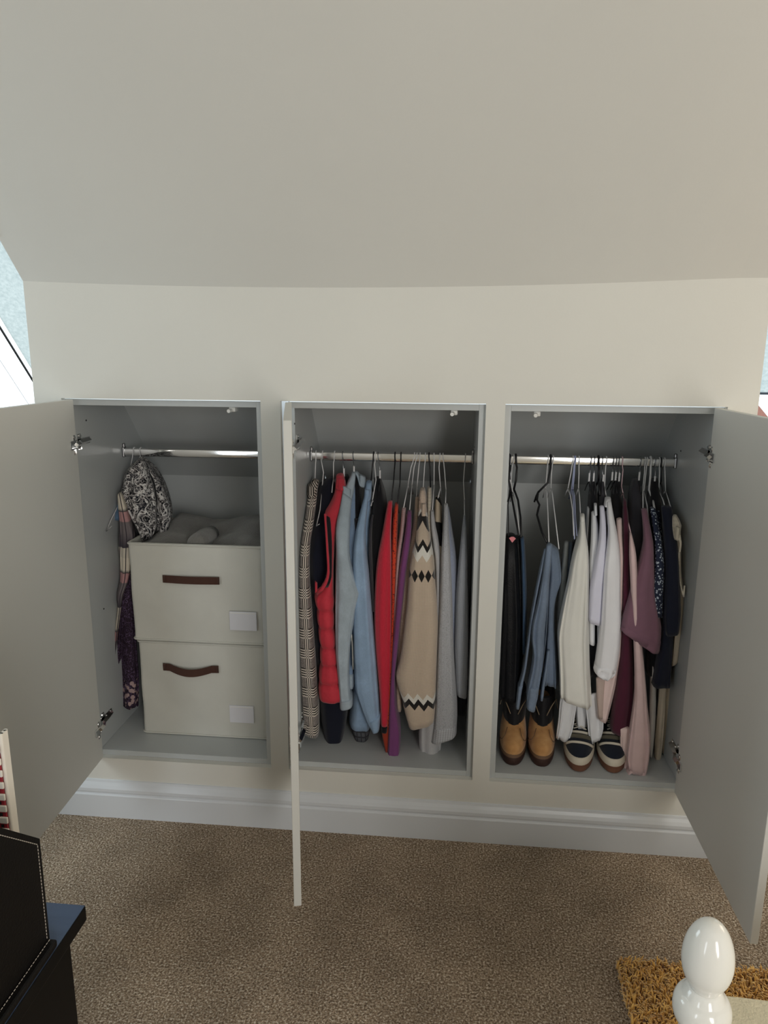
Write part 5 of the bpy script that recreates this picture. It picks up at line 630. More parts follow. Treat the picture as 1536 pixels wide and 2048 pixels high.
HANGERS = [
{"col": "white", "label": "white wire hanger poking from the patterned blouse at the left rail", "x0": -0.8883, "pts": [[-0.8812, 0.315, 1.1733], [-0.8859, 0.315, 1.156]], "group": None, "r": None}, 
{"col": "white", "label": "white wire hanger tip bent out beside the blue top, leftmost hanger of all", "x0": -0.9115, "pts": [[-0.9044, 0.315, 1.1711], [-0.918, 0.315, 1.1294], [-0.9451, 0.315, 1.0503], [-0.9431, 0.2538, 1.0012], [-0.9448, 0.1965, 0.962], [-0.9418, 0.1544, 0.9348], [-0.9313, 0.1735, 0.9474]], "group": None, "r": None}, 
{"col": "white", "label": "white hanger carrying the checked tweed coat", "x0": -0.2769, "pts": [[-0.2739, 0.315, 1.1852], [-0.2762, 0.315, 1.1431], [-0.2786, 0.315, 1.0888]], "group": None, "r": None}, 
{"col": "white", "label": "white hanger carrying the long navy coat, its tip poking out", "x0": -0.2548, "pts": [[-0.252, 0.315, 1.1856], [-0.2573, 0.315, 1.1637], [-0.2493, 0.315, 1.1183], [-0.2551, 0.315, 1.062], [-0.2478, 0.2347, 1.0071], [-0.2483, 0.1735, 0.9677], [-0.2399, 0.1812, 0.9727]], "group": None, "r": None}, 
{"col": "white", "label": "white hanger straight above the red gilet", "x0": -0.2141, "pts": [[-0.2116, 0.315, 1.1864], [-0.2152, 0.315, 1.1528], [-0.2156, 0.315, 1.0971]], "group": None, "r": None}, 
{"col": "silver", "label": "dark wire hanger with silver collar above the black top", "x0": -0.187, "pts": [[-0.1847, 0.315, 1.1869], [-0.1832, 0.315, 1.1535], [-0.1801, 0.315, 1.1081]], "group": None, "r": None}, 
{"col": "silver", "label": "dark wire hanger above the pale denim jacket collar", "x0": -0.1516, "pts": [[-0.1495, 0.315, 1.1876], [-0.1479, 0.315, 1.1542], [-0.1463, 0.315, 1.1156]], "group": None, "r": None}, 
{"col": "black", "label": "black hanger above the light blue denim shirt", "x0": -0.0828, "pts": [[-0.0812, 0.315, 1.189], [-0.0843, 0.315, 1.1472], [-0.0892, 0.315, 1.0882]], "group": None, "r": None}, 
{"col": "white", "label": "long white hanger in front of the black jacket", "x0": -0.0761, "pts": [[-0.0745, 0.315, 1.1891], [-0.0777, 0.315, 1.1507], [-0.0724, 0.315, 1.097], [-0.0793, 0.2729, 1.0372], [-0.0816, 0.25, 1.0217]], "group": None, "r": None}, 
{"col": "silver", "label": "dark wire hanger above the black jacket", "x0": -0.0677, "pts": [[-0.0662, 0.315, 1.1893], [-0.061, 0.315, 1.1477], [-0.0591, 0.315, 1.1041]], "group": None, "r": None}, 
{"col": "black", "label": "black slim hanger reaching down to the red cardigan", "x0": -0.011, "pts": [[-0.0099, 0.315, 1.1904], [-0.0095, 0.315, 1.1571], [-0.0138, 0.315, 1.09], [-0.0158, 0.2653, 1.0337]], "group": None, "r": None}, 
{"col": "black", "label": "black slim hanger reaching down to the orange top", "x0": 0.009, "pts": [[0.01, 0.315, 1.1908], [0.0087, 0.315, 1.1575], [0.0079, 0.315, 1.0905], [0.0046, 0.2576, 1.0291]], "group": None, "r": None}, 
{"col": "white", "label": "white hanger slanting down to the dusty pink cardigan", "x0": 0.0538, "pts": [[0.0544, 0.315, 1.1917], [0.0437, 0.315, 1.1416], [0.0346, 0.315, 1.0827], [0.0256, 0.2404, 1.0183]], "group": None, "r": None}, 
{"col": "white", "label": "white hanger slanting down to the purple dress", "x0": 0.062, "pts": [[0.0627, 0.315, 1.1918], [0.0536, 0.315, 1.1418], [0.0479, 0.315, 1.083], [0.0457, 0.2309, 1.0126]], "group": None, "r": None}, 
{"col": "white", "label": "white hanger reaching down to the tan cardigan", "x0": 0.072, "pts": [[0.0725, 0.315, 1.192], [0.07, 0.315, 1.1505], [0.0647, 0.315, 1.075], [0.0652, 0.2806, 1.0462]], "group": None, "r": None}, 
{"col": "white", "label": "white hanger above the patterned jumper collar", "x0": 0.0901, "pts": [[0.0906, 0.315, 1.1924], [0.0883, 0.315, 1.1426], [0.0851, 0.3074, 1.0651]], "group": None, "r": None}, 
{"col": "black", "label": "black hanger above the cream cable knit jumper", "x0": 0.1017, "pts": [[0.1021, 0.315, 1.1926], [0.1064, 0.315, 1.143], [0.1094, 0.315, 1.0777]], "group": None, "r": None}, 
{"col": "white", "label": "white hanger reaching down to the pale grey dress", "x0": 0.1182, "pts": [[0.1184, 0.315, 1.1929], [0.1208, 0.315, 1.0847], [0.1196, 0.2347, 1.0172]], "group": None, "r": None}, 
{"col": "white", "label": "white hanger reaching down to the cream and black cardigan", "x0": 0.1379, "pts": [[0.1381, 0.315, 1.1933], [0.136, 0.315, 1.1436], [0.1425, 0.315, 1.0769], [0.1356, 0.2806, 1.048]], "group": None, "r": None}, 
{"col": "white", "label": "white hanger above the speckled grey jumper", "x0": 0.1478, "pts": [[0.1478, 0.315, 1.1935], [0.1542, 0.315, 1.1357], [0.1609, 0.3112, 1.0696], [0.1607, 0.2576, 1.0333]], "group": None, "r": None}, 
{"col": "white", "label": "white wavy hanger of the rightmost grey cardigan", "x0": 0.2215, "pts": [[0.2212, 0.315, 1.1916], [0.2194, 0.315, 1.1454], [0.2176, 0.315, 1.0954], [0.2219, 0.2729, 1.0451], [0.2222, 0.2118, 1.0054]], "group": None, "r": None}, 
{"col": "blackthick", "label": "thick black hanger hidden at the pillar, leftmost on the right rail", "x0": 0.3645, "pts": [[0.3634, 0.315, 1.1896], [0.3665, 0.315, 1.1568], [0.3654, 0.315, 1.1073], [0.3726, 0.3016, 1.0683], [0.381, 0.2156, 1.0123], [0.3886, 0.1353, 0.9642]], "group": None, "r": None}, 
{"col": "white", "label": "white hanger crossing the thick black ones by the pillar", "x0": 0.379, "pts": [[0.3778, 0.315, 1.1899], [0.3733, 0.315, 1.1488], [0.3723, 0.315, 1.0991], [0.379, 0.3016, 1.0685], [0.3883, 0.2347, 1.0246], [0.3904, 0.1391, 0.9664]], "group": None, "r": None}, 
{"col": "blackthick", "label": "thick black hanger right beside the pillar with long drooping arm", "x0": 0.3855, "pts": [[0.3841, 0.315, 1.1932], [0.3894, 0.315, 1.1491], [0.388, 0.315, 1.1078], [0.3829, 0.315, 1.0777], [0.3936, 0.2729, 1.0496], [0.3975, 0.206, 1.0068], [0.3944, 0.1315, 0.9622]], "group": None, "r": None}, 
{"col": "silver", "label": "thin wire hanger by the pillar with pink tag on it", "x0": 0.3693, "pts": [[0.3684, 0.315, 1.1864], [0.3692, 0.315, 1.1322], [0.3698, 0.315, 1.0824], [0.3608, 0.2538, 1.0362], [0.3568, 0.1353, 0.9632]], "group": None, "r": None}, 
{"col": "blackthick", "label": "thick black hanger with notched shoulder above the denim dress", "x0": 0.4978, "pts": [[0.4957, 0.315, 1.1955], [0.4966, 0.315, 1.1514], [0.4913, 0.315, 1.1019], [0.4594, 0.3016, 1.0705], [0.454, 0.2729, 1.0512], [0.4603, 0.2538, 1.0388], [0.4563, 0.2424, 1.0313], [0.4495, 0.2156, 1.0142], [0.4592, 0.1487, 0.9741], [0.472, 0.12, 0.9502]], "group": None, "r": None}, 
{"col": "white", "label": "white wire hanger left strand over the denim dress", "x0": 0.4898, "pts": [[0.4881, 0.315, 1.1888], [0.4863, 0.315, 1.1348], [0.4844, 0.315, 1.0819], [0.4876, 0.2959, 1.0673], [0.4835, 0.2156, 1.0152], [0.4779, 0.12, 0.952]], "group": None, "r": None}, 
{"col": "white", "label": "white wire hanger right strand over the denim dress", "x0": 0.5058, "pts": [[0.504, 0.315, 1.1891], [0.5007, 0.315, 1.1351], [0.5021, 0.315, 1.0823], [0.5048, 0.2921, 1.0652], [0.5048, 0.1965, 1.004], [0.509, 0.12, 0.931]], "group": None, "r": None}, 
{"col": "white", "label": "white wire hanger leftmost of the four above the grey trousers", "x0": 0.5695, "pts": [[0.5673, 0.315, 1.1904], [0.5628, 0.315, 1.1365], [0.5564, 0.315, 1.0837], [0.5614, 0.2882, 1.0641], [0.5614, 0.2347, 1.0293], [0.5538, 0.1353, 0.9693]], "group": None, "r": None}, 
{"col": "lilac", "label": "lilac wire hanger, second of the four above the grey trousers", "x0": 0.5742, "pts": [[0.5721, 0.315, 1.1905], [0.5707, 0.315, 1.1367], [0.5675, 0.3131, 1.081], [0.5693, 0.2882, 1.0643], [0.5637, 0.2156, 1.0174], [0.5539, 0.1238, 0.9628]], "group": None, "r": None}, 
{"col": "lilac", "label": "lilac wire hanger, third of the four above the black trousers", "x0": 0.5774, "pts": [[0.5752, 0.315, 1.1906], [0.5739, 0.315, 1.1368], [0.5723, 0.3131, 1.0811], [0.5741, 0.2882, 1.0644], [0.5684, 0.2156, 1.0175], [0.5628, 0.1353, 0.9696]], "group": None, "r": None}, 
{"col": "white", "label": "white wire hanger reaching down to the cream blouse", "x0": 0.5885, "pts": [[0.5863, 0.315, 1.1908], [0.5881, 0.315, 1.1371], [0.5899, 0.315, 1.0845], [0.5899, 0.2882, 1.0648], [0.5837, 0.2156, 1.018], [0.5767, 0.1391, 0.9722]], "group": None, "r": None}, 
{"col": "silver", "label": "silver wire hanger, first of two left of the thick black hook", "x0": 0.6265, "pts": [[0.624, 0.315, 1.1915], [0.6234, 0.315, 1.1542], [0.6216, 0.315, 1.11]], "group": None, "r": None}, 
{"col": "silver", "label": "silver wire hanger, nearest on the left of the thick black hook", "x0": 0.6375, "pts": [[0.635, 0.315, 1.1918], [0.636, 0.315, 1.1545], [0.6359, 0.315, 1.1103]], "group": None, "r": None}, 
{"col": "blackthick", "label": "thick black hanger hook above the white tops", "x0": 0.6502, "pts": [[0.6471, 0.315, 1.1985], [0.6502, 0.315, 1.1548], [0.6517, 0.315, 1.1107]], "group": None, "r": None}, 
{"col": "silver", "label": "silver wire hanger between thick black hook and white beaded hanger", "x0": 0.6628, "pts": [[0.6601, 0.315, 1.1923], [0.6612, 0.315, 1.155], [0.6662, 0.315, 1.1061]], "group": None, "r": None}, 
{"col": "white", "label": "white hanger with beaded neck above the gathered blouse", "x0": 0.6754, "pts": [[0.6726, 0.315, 1.1925], [0.6712, 0.315, 1.1471], [0.6721, 0.315, 1.0898], [0.6737, 0.2921, 1.0695], [0.6763, 0.2691, 1.0545]], "group": None, "r": None}, 
{"col": "silver", "label": "silver wire hanger, first of three left of the burgundy dress", "x0": 0.6974, "pts": [[0.6945, 0.315, 1.193], [0.6941, 0.315, 1.1557], [0.694, 0.315, 1.1149]], "group": None, "r": None}, 
{"col": "silver", "label": "silver wire hanger, second of three left of the burgundy dress", "x0": 0.7068, "pts": [[0.7039, 0.315, 1.1931], [0.7035, 0.315, 1.1559], [0.705, 0.315, 1.1152]], "group": None, "r": None}, 
{"col": "silver", "label": "silver wire hanger, third of three left of the burgundy dress", "x0": 0.7147, "pts": [[0.7117, 0.315, 1.1933], [0.7145, 0.315, 1.1562], [0.7163, 0.315, 1.1122]], "group": None, "r": None}, 
{"col": "pink", "label": "pinkish white hanger with long arm running down to the pink blouse", "x0": 0.7256, "pts": [[0.7224, 0.315, 1.1967], [0.7261, 0.315, 1.1483], [0.7254, 0.315, 1.096], [0.7282, 0.2997, 1.076], [0.724, 0.2156, 1.0219], [0.7239, 0.1429, 0.979]], "group": None, "r": None}, 
{"col": "silver", "label": "silver wire hanger left of the grey cluster above the mauve blouse", "x0": 0.7835, "pts": [[0.7804, 0.315, 1.1915], [0.7801, 0.315, 1.1576], [0.7787, 0.315, 1.1169]], "group": None, "r": None}, 
{"col": "white", "label": "grey-white wire hanger, left one above the mauve blouse", "x0": 0.7975, "pts": [[0.7944, 0.315, 1.1918], [0.7938, 0.315, 1.1417], [0.7932, 0.315, 1.0928], [0.7785, 0.2385, 1.0377]], "group": None, "r": None}, 
{"col": "white", "label": "grey-white wire hanger with long arm beside the mauve blouse", "x0": 0.8038, "pts": [[0.8005, 0.315, 1.1919], [0.7985, 0.315, 1.1418], [0.7952, 0.3074, 1.0828], [0.7938, 0.2538, 1.0478], [0.7861, 0.1869, 1.0064]], "group": None, "r": None}, 
{"col": "white", "label": "broad grey-white hanger above the floral top", "x0": 0.8147, "pts": [[0.8114, 0.315, 1.1921], [0.8132, 0.315, 1.134], [0.8116, 0.3112, 1.0857], [0.8161, 0.2729, 1.0606], [0.8125, 0.2271, 1.0315]], "group": None, "r": 0.0034}, 
{"col": "silver", "label": "silver wire hanger between the floral top and navy blouse", "x0": 0.8287, "pts": [[0.8253, 0.315, 1.1924], [0.8273, 0.315, 1.1505], [0.8281, 0.315, 1.105]], "group": None, "r": None}, 
{"col": "white", "label": "grey-white wire hanger, left arm above the navy blouse", "x0": 0.8426, "pts": [[0.8391, 0.315, 1.1943], [0.8404, 0.315, 1.1427], [0.8419, 0.3074, 1.0839], [0.8468, 0.2729, 1.0614], [0.8472, 0.2271, 1.0325]], "group": None, "r": None}, 
{"col": "black", "label": "black hanger hook right of centre above navy blouse", "x0": 0.8473, "pts": [[0.8431, 0.315, 1.2008], [0.8468, 0.315, 1.159], [0.8479, 0.315, 1.1104]], "group": None, "r": None}, 
{"col": "white", "label": "grey-white wire hanger, rightmost of all beside the knotted top", "x0": 0.8582, "pts": [[0.8546, 0.315, 1.193], [0.8575, 0.315, 1.1431], [0.8621, 0.3074, 1.0844], [0.8637, 0.2729, 1.0619], [0.8635, 0.2194, 1.0282]], "group": None, "r": None}]


def resample(pts, n):
    """polyline -> n points, smooth (Catmull-Rom over normalised length)"""
    P = [Vector(p) for p in pts]; d = [0]
    for a, b in zip(P, P[1:]): d.append(d[-1] + max(1e-6, abs(b.z-a.z)*1.0 + (b-a).length*0.3))
    out = []
    for i in range(n):
        t = d[-1]*i/(n-1); k = 0
        while k < len(P)-2 and d[k+1] < t: k += 1
        f = min(1, max(0, (t-d[k])/(d[k+1]-d[k]))); p0, p1, p2, p3 = P[max(0, k-1)], P[k], P[k+1], P[min(len(P)-1, k+2)]
        c = 0.5*((2*p1) + (p2-p0)*f + (2*p0-5*p1+4*p2-p3)*f*f + (3*p1-p0-3*p2+p3)*f**3)
        out.append(c*0.6 + (p1*(1-f)+p2*f)*0.4)
    return out
CAM = Vector((0.1738, -2.0188, 1.5))
def cloth_part(sp, parent, seed):
    rnd = random.Random(seed)
    zspan = abs(sp['L'][0][2]-sp['L'][-1][2])
    Q = sp.get('quilt'); n = max(5, min(34, int(zspan/0.022)+4)) if not Q else 110; N = 44
    L, R = resample(sp['L'], n), resample(sp['R'], n)
    dep, fo, tw, kk = sp['depth'], sp['fold'], sp['tw'], sp['k']
    ph = [rnd.uniform(0, 2*PI) for _ in range(6)]; fr = [rnd.choice((5, 6, 7)), rnd.choice((9, 11)), rnd.choice((3, 4))]
    rings = []; uvs = []
    for i in range(n):
        a, b = L[i], R[i]; c = (a+b)/2; w = (b-a).length/2; w = max(w, 0.0025)
        yf = c.y - kk*dep; t = i/(n-1)
        dd = dep*(0.35+0.65*min(1, i/3)) if zspan > 0.1 else dep      # shoulders taper in depth
        slope = tw*(c.x-CAM.x)/(c.y-CAM.y)
        ring = []; uv = []; puff = 0.0
        if Q:
            zc = c.z
            for q0, q1 in zip(Q, Q[1:]):
                if q1 <= zc <= q0: puff = 0.014*(1-abs(2*(zc-q1)/(q0-q1)-1)**3.5) - 0.007
        for k in range(N):
            th = 2*PI*k/N                       # 0 = right, pi/2 = back, -pi/2 = front
            cx, sy = math.cos(th), math.sin(th)
            ex = math.copysign(abs(cx)**0.62, cx); ey = math.copysign(abs(sy)**0.62, sy)
            g = fo*(0.55*math.sin(fr[0]*th+ph[0]+2.2*t) + 0.35*math.sin(fr[1]*th+ph[1]-1.5*t) + 0.4*math.sin(fr[2]*th+ph[2]+4.0*t))*min(1, 0.25+t*1.6)
            yy = yf + dd/2 + (dd/2)*ey*(1+g*0.55) + (min(0.03, w)*g*3.4 if sy < 0 else 0) - (puff if sy < 0 else 0)
            xx = ex*(w*(1+g*0.20)+puff*0.35) + 0.05*fo*w*math.sin(9*t+ph[3])
            px = c.x + xx + (yy-c.y)*slope
            fx = (ex+1)/2
            zz = a.z + (b.z-a.z)*fx
            ring.append((px, yy, zz)); uv.append((xx + (0.0 if sy <= 0 else 0.5*dd*ey), zz))
        rings.append(ring); uvs += uv
    mb = MB(); 
    # closed, rounded top
    r0 = rings[0]; cen = Vector(sum((Vector(p) for p in r0), Vector()))/N
    top = [tuple(cen + (Vector(p)-cen)*0.55 + Vector((0, 0, 0.35*min(0.012, (L[0]-R[0]).length/2)))) for p in r0]
    rings = [top]+rings; uvs = uvs[:N]+uvs
    last = rings[-1]; cen = Vector(sum((Vector(p) for p in last), Vector()))/N
    if sp['hem'] and zspan > 0.03:
        rings.append([tuple(cen + (Vector(p)-cen)*0.86 + Vector((0, 0, 0.002))) for p in last]); uvs += uvs[-N:]
        rings.append([tuple(cen + (Vector(p)-cen)*0.80 + Vector((0, 0, 0.035))) for p in last]); uvs += uvs[-N:]
    mb.rings(rings)
    return mb.build(sp['part'], sp['mat'], parent, smooth=True, uv=uvs)
def build_garments():
    for gi, g in enumerate(GARMENTS):
        p0 = g['parts'][0]; c = (Vector(p0['L'][0])+Vector(p0['R'][0]))/2
        t = thing(g['name'], g['label'], g['cat'], (c.x, c.y, c.z), 'clothes hanging on the %s rail' % ('left' if c.x < -0.38 else 'middle' if c.x < 0.29 else 'right'))
        for pi, sp in enumerate(g['parts']):
            cloth_part(sp, t, gi*17+pi)
build_garments()
HC = {'white': 'white_wire', 'silver': 'silver_wire', 'black': 'black_wire', 'blackthick': 'black_wire', 'lilac': 'lilac_wire', 'pink': 'pink_wire'}
def build_hangers():
    for h in HANGERS:
        r = h['r'] or {'blackthick': 0.0034, 'black': 0.0022}.get(h['col'], 0.0017)
        x0 = h['x0']; pts = [Vector(p) for p in h['pts']]
        t = thing('clothes_hanger', h['label'], 'hanger', (x0, RODY, RODZ), 'clothes hangers on the %s rail' % ('left' if x0 < -0.38 else 'middle' if x0 < 0.29 else 'right'))
        ry, rz = 0.0085+r, 0.0145+r
        arc = []
        for k in range(11):
            a = math.radians(-35 + 200*k/10)      # from behind the rail over the top to the front
            arc.append(Vector((x0, RODY+ry*math.cos(a), RODZ+rz*math.sin(a))))
        neck = next((i for i, p in enumerate(pts) if p.z < 1.085), len(pts)-1)
        stem = [p for p in pts[1:neck+1]]
        stem = [Vector((p.x, min(p.y, 0.318), p.z)) for p in stem]
        path = arc + [Vector((lerp(x0, stem[0].x, 0.5), RODY-ry*0.98, RODZ-0.014))] + stem
        b = MB(); b.tube(path, r, 8); b.build('hook', HC[h['col']], t, smooth=True)
        nk = stem[-1]
        if neck < len(pts)-1: arm = [nk]+pts[neck+1:]
        else: arm = [nk, nk+Vector((0, -0.02, -0.018)), nk+Vector((0.0, -0.035, -0.040))]
        e = arm[-1]; back = [nk, nk+Vector(((nk.x-e.x)*0.1, 0.03, -0.018)), nk+Vector(((nk.x-e.x)*0.2, 0.06, -0.042))]
        b = MB(); b.tube(arm, r, 8); b.tube(back, r, 8); b.build('shoulder_bar', HC[h['col']] if h['col'] != 'silver' else 'black_wire', t, smooth=True)
        if h['col'] == 'silver':
            b = MB(); b.tube([nk+Vector((0, 0, 0.026)), nk+Vector((0, 0, -0.002))], 0.0030, 10); b.build('ferrule', 'white_wire', t, smooth='auto')
build_hangers()
def pink_tag():
    b = MB(); b.prism([(0.3555, 0.966), (0.3625, 0.970), (0.370, 0.970), (0.376, 0.965), (0.3655, 0.952)], 1, 0.098, 0.101)
    tag(b.build('garment_tag', 'pink_card'), 'small pink paper tag on the black leather-look trousers', 'tag')
pink_tag()

# ------------------------------------------------------------------ storage boxes and blanket
def rrect(x0, x1, y0, y1, r, n=6):
    out = []
    for cx, cy, a0 in ((x1-r, y1-r, 0), (x0+r, y1-r, 90), (x0+r, y0+r, 180), (x1-r, y0+r, 270)):
        for k in range(n+1):
            a = math.radians(a0+90*k/n); out.append((cx+r*math.cos(a), cy+r*math.sin(a)))
    return out
def dens(poly, step=0.03):
    out = []
    for i, p in enumerate(poly):
        q = poly[(i+1) % len(poly)]; m = max(1, int(math.dist(p, q)/step))
        for k in range(m): out.append((lerp(p[0], q[0], k/m), lerp(p[1], q[1], k/m)))
    return out
def storage_box(x0, x1, y0, y1, z0, z1, label, seed, handle, lab, open_top):
    rnd = random.Random(seed); t = thing('storage_box', label, 'storage box', ((x0+x1)/2, (y0+y1)/2, z0), 'cream storage boxes stacked in the left bay')
    ph = [rnd.uniform(0, 6) for _ in range(4)]; rings = []; nz = 12
    base = dens(rrect(x0, x1, y0, y1, 0.014))
    def shp(p, z, k=1.0):
        f = (z-z0)/(z1-z0); bul = 0.007*math.sin(PI*f)*k
        cx, cy = (x0+x1)/2, (y0+y1)/2; u = (p[0]-x0)/(x1-x0)
        w = 0.0036*math.sin(7*u+ph[0]+5*f) + 0.0024*math.sin(15*u-ph[1]+11*f)
        yy = p[1]
        if p[1] < y0+0.02: yy -= bul*math.sin(PI*u) + w*math.sin(PI*f)
        return (p[0] + (0.0016*math.sin(9*f+ph[2])*(1 if p[0] > cx else -1) if 0.02 < f < 0.98 else 0), yy, z)
    for k in range(nz+1): rings.append([shp(p, lerp(z0, z1, k/nz)) for p in base])
    b = MB()
    if open_top:
        inn = dens(rrect(x0+0.006, x1-0.006, y0+0.006, y1-0.006, 0.010))
        inn = [((p[0]-(x0+x1)/2)*0.975+(x0+x1)/2, (p[1]-(y0+y1)/2)*0.97+(y0+y1)/2) for p in base]
        rings += [[(p[0], p[1], z1) for p in inn], [(p[0], p[1], z1-0.12) for p in inn]]
    b.rings(rings); b.build('body', 'box_fabric', t, smooth='auto')
    for z in (z0+0.003, z1-0.004):
        pts = [shp(p, min(z1, max(z0, z)), 0) for p in base]; pts.append(pts[0])
        b = MB(); b.tube([(p[0]+(p[0]-(x0+x1)/2)*0.006, p[1]-0.0015 if p[1] < (y0+y1)/2 else p[1]+0.0015, z) for p in pts], 0.0032, 6, cap=False); b.build('piping', 'box_fabric', t, smooth=True)
    # webbing handle: a strap sewn at both ends, drooping away from the front
    hx0, hx1, hz, sag, out = handle; n = 16; b = MB(); rr = []
    for k in range(n+1):
        f = k/n; s = 0 if f < 0.12 or f > 0.88 else math.sin(PI*(f-0.12)/0.76)
        x = lerp(hx0, hx1, f); y = y0-0.0125-0.005*0 - out*s - 0.004*math.sin(PI*f); z = hz - sag*s
        rr.append([(x, y, z+0.0125), (x, y-0.003, z+0.0125), (x, y-0.003-out*0.2*s, z-0.0125), (x, y-out*0.2*s, z-0.0125)])
    b.rings(rr); hd = b.build('handle', 'brown_strap', t)
    for x in (hx0+0.006, hx1-0.006):
        b = MB(); b.box((x-0.003, y0-0.0195, hz-0.011), (x+0.003, y0-0.0155, hz+0.011)); b.build('stitch_patch', 'brown_strap', hd)
    lx0, lx1, lz0, lz1 = lab
    b = MB(); b.box((lx0, y0-0.0105, lz0), (lx1, y0-0.0060, lz1), 0.0008); lp = b.build('label_pocket', 'label_plastic', t)
    b = MB(); b.box((lx0+0.004, y0-0.0115, lz1-0.006), (lx1-0.004, y0-0.0104, lz1-0.004)); b.build('pocket_edge', 'white_plastic', lp)
BX0, BX1, BY0, BY1 = -0.860, -0.410, 0.138, 0.50
storage_box(BX0+0.004, BX1, BY0, BY1, 0.2265, 0.566, 'cream fabric storage box at the bottom, its brown handle sagging', 3, (-0.765, -0.575, 0.480, 0.012, 0.010), (-0.545, -0.462, 0.288, 0.350), False)
storage_box(BX0-0.004, BX1-0.004, BY0-0.006, BY1-0.006, 0.570, 0.905, 'cream fabric storage box on top, open and stuffed with grey blanket', 5, (-0.745, -0.557, 0.790, 0.0, 0.002), (-0.530, -0.440, 0.622, 0.686), True)
def blanket():
    t = thing('plush_blanket', 'grey plush blanket folded into the open top storage box', 'blanket', (-0.63, 0.32, 0.80))
    nx, ny = 34, 26; vs = []; x0, x1, y0, y1 = BX0+0.010, BX1-0.020, BY0+0.012, BY1-0.03
    for j in range(ny+1):
        for i in range(nx+1):
            u, v = i/nx, j/ny; x, y = lerp(x0, x1, u), lerp(y0, y1, v)
            e = min(1, 9*min(u, 1-u, v*1.2, (1-v)*1.6))
            z = 0.884 + 0.050*v*e + 0.010*math.sin(2.6*u*PI+1.5*v)*e + 0.0035*math.sin(15*v+7*u+2*math.sin(6*u))*e + 0.0025*math.sin(17*u-11*v)*e
            if v > 0.9: z += 0.006*math.sin(8*u)
            vs.append((x, y, z))
    fs = [(j*(nx+1)+i, j*(nx+1)+i+1, (j+1)*(nx+1)+i+1, (j+1)*(nx+1)+i) for j in range(ny) for i in range(nx)]
    b = MB(); b.add(vs, fs); o = len(b.v)
    edge = [i for i in range(nx+1)] + [j*(nx+1)+nx for j in range(1, ny+1)] + [ny*(nx+1)+i for i in range(nx-1, -1, -1)] + [j*(nx+1) for j in range(ny-1, 0, -1)]
    b.v += [(vs[k][0], vs[k][1], 0.80) for k in edge]; m = len(edge)
    for k in range(m): b.f.append((edge[k], edge[(k+1) % m], o+(k+1) % m, o+k))
    b.f.append(tuple(o+k for k in range(m))); b.build('folded_cloth', 'plush_grey', t, smooth=True)
    b = MB(); r = 0.034; pts = [(-0.640, y, 0.897+0.02*(y-0.15)) for y in (0.150, 0.158, 0.19, 0.24, 0.30)]
    b.tube(pts, [r*0.72, r, r*1.02, r, r*0.8], 22); b.build('rolled_end', 'plush_grey', t, smooth=True)
blanket()

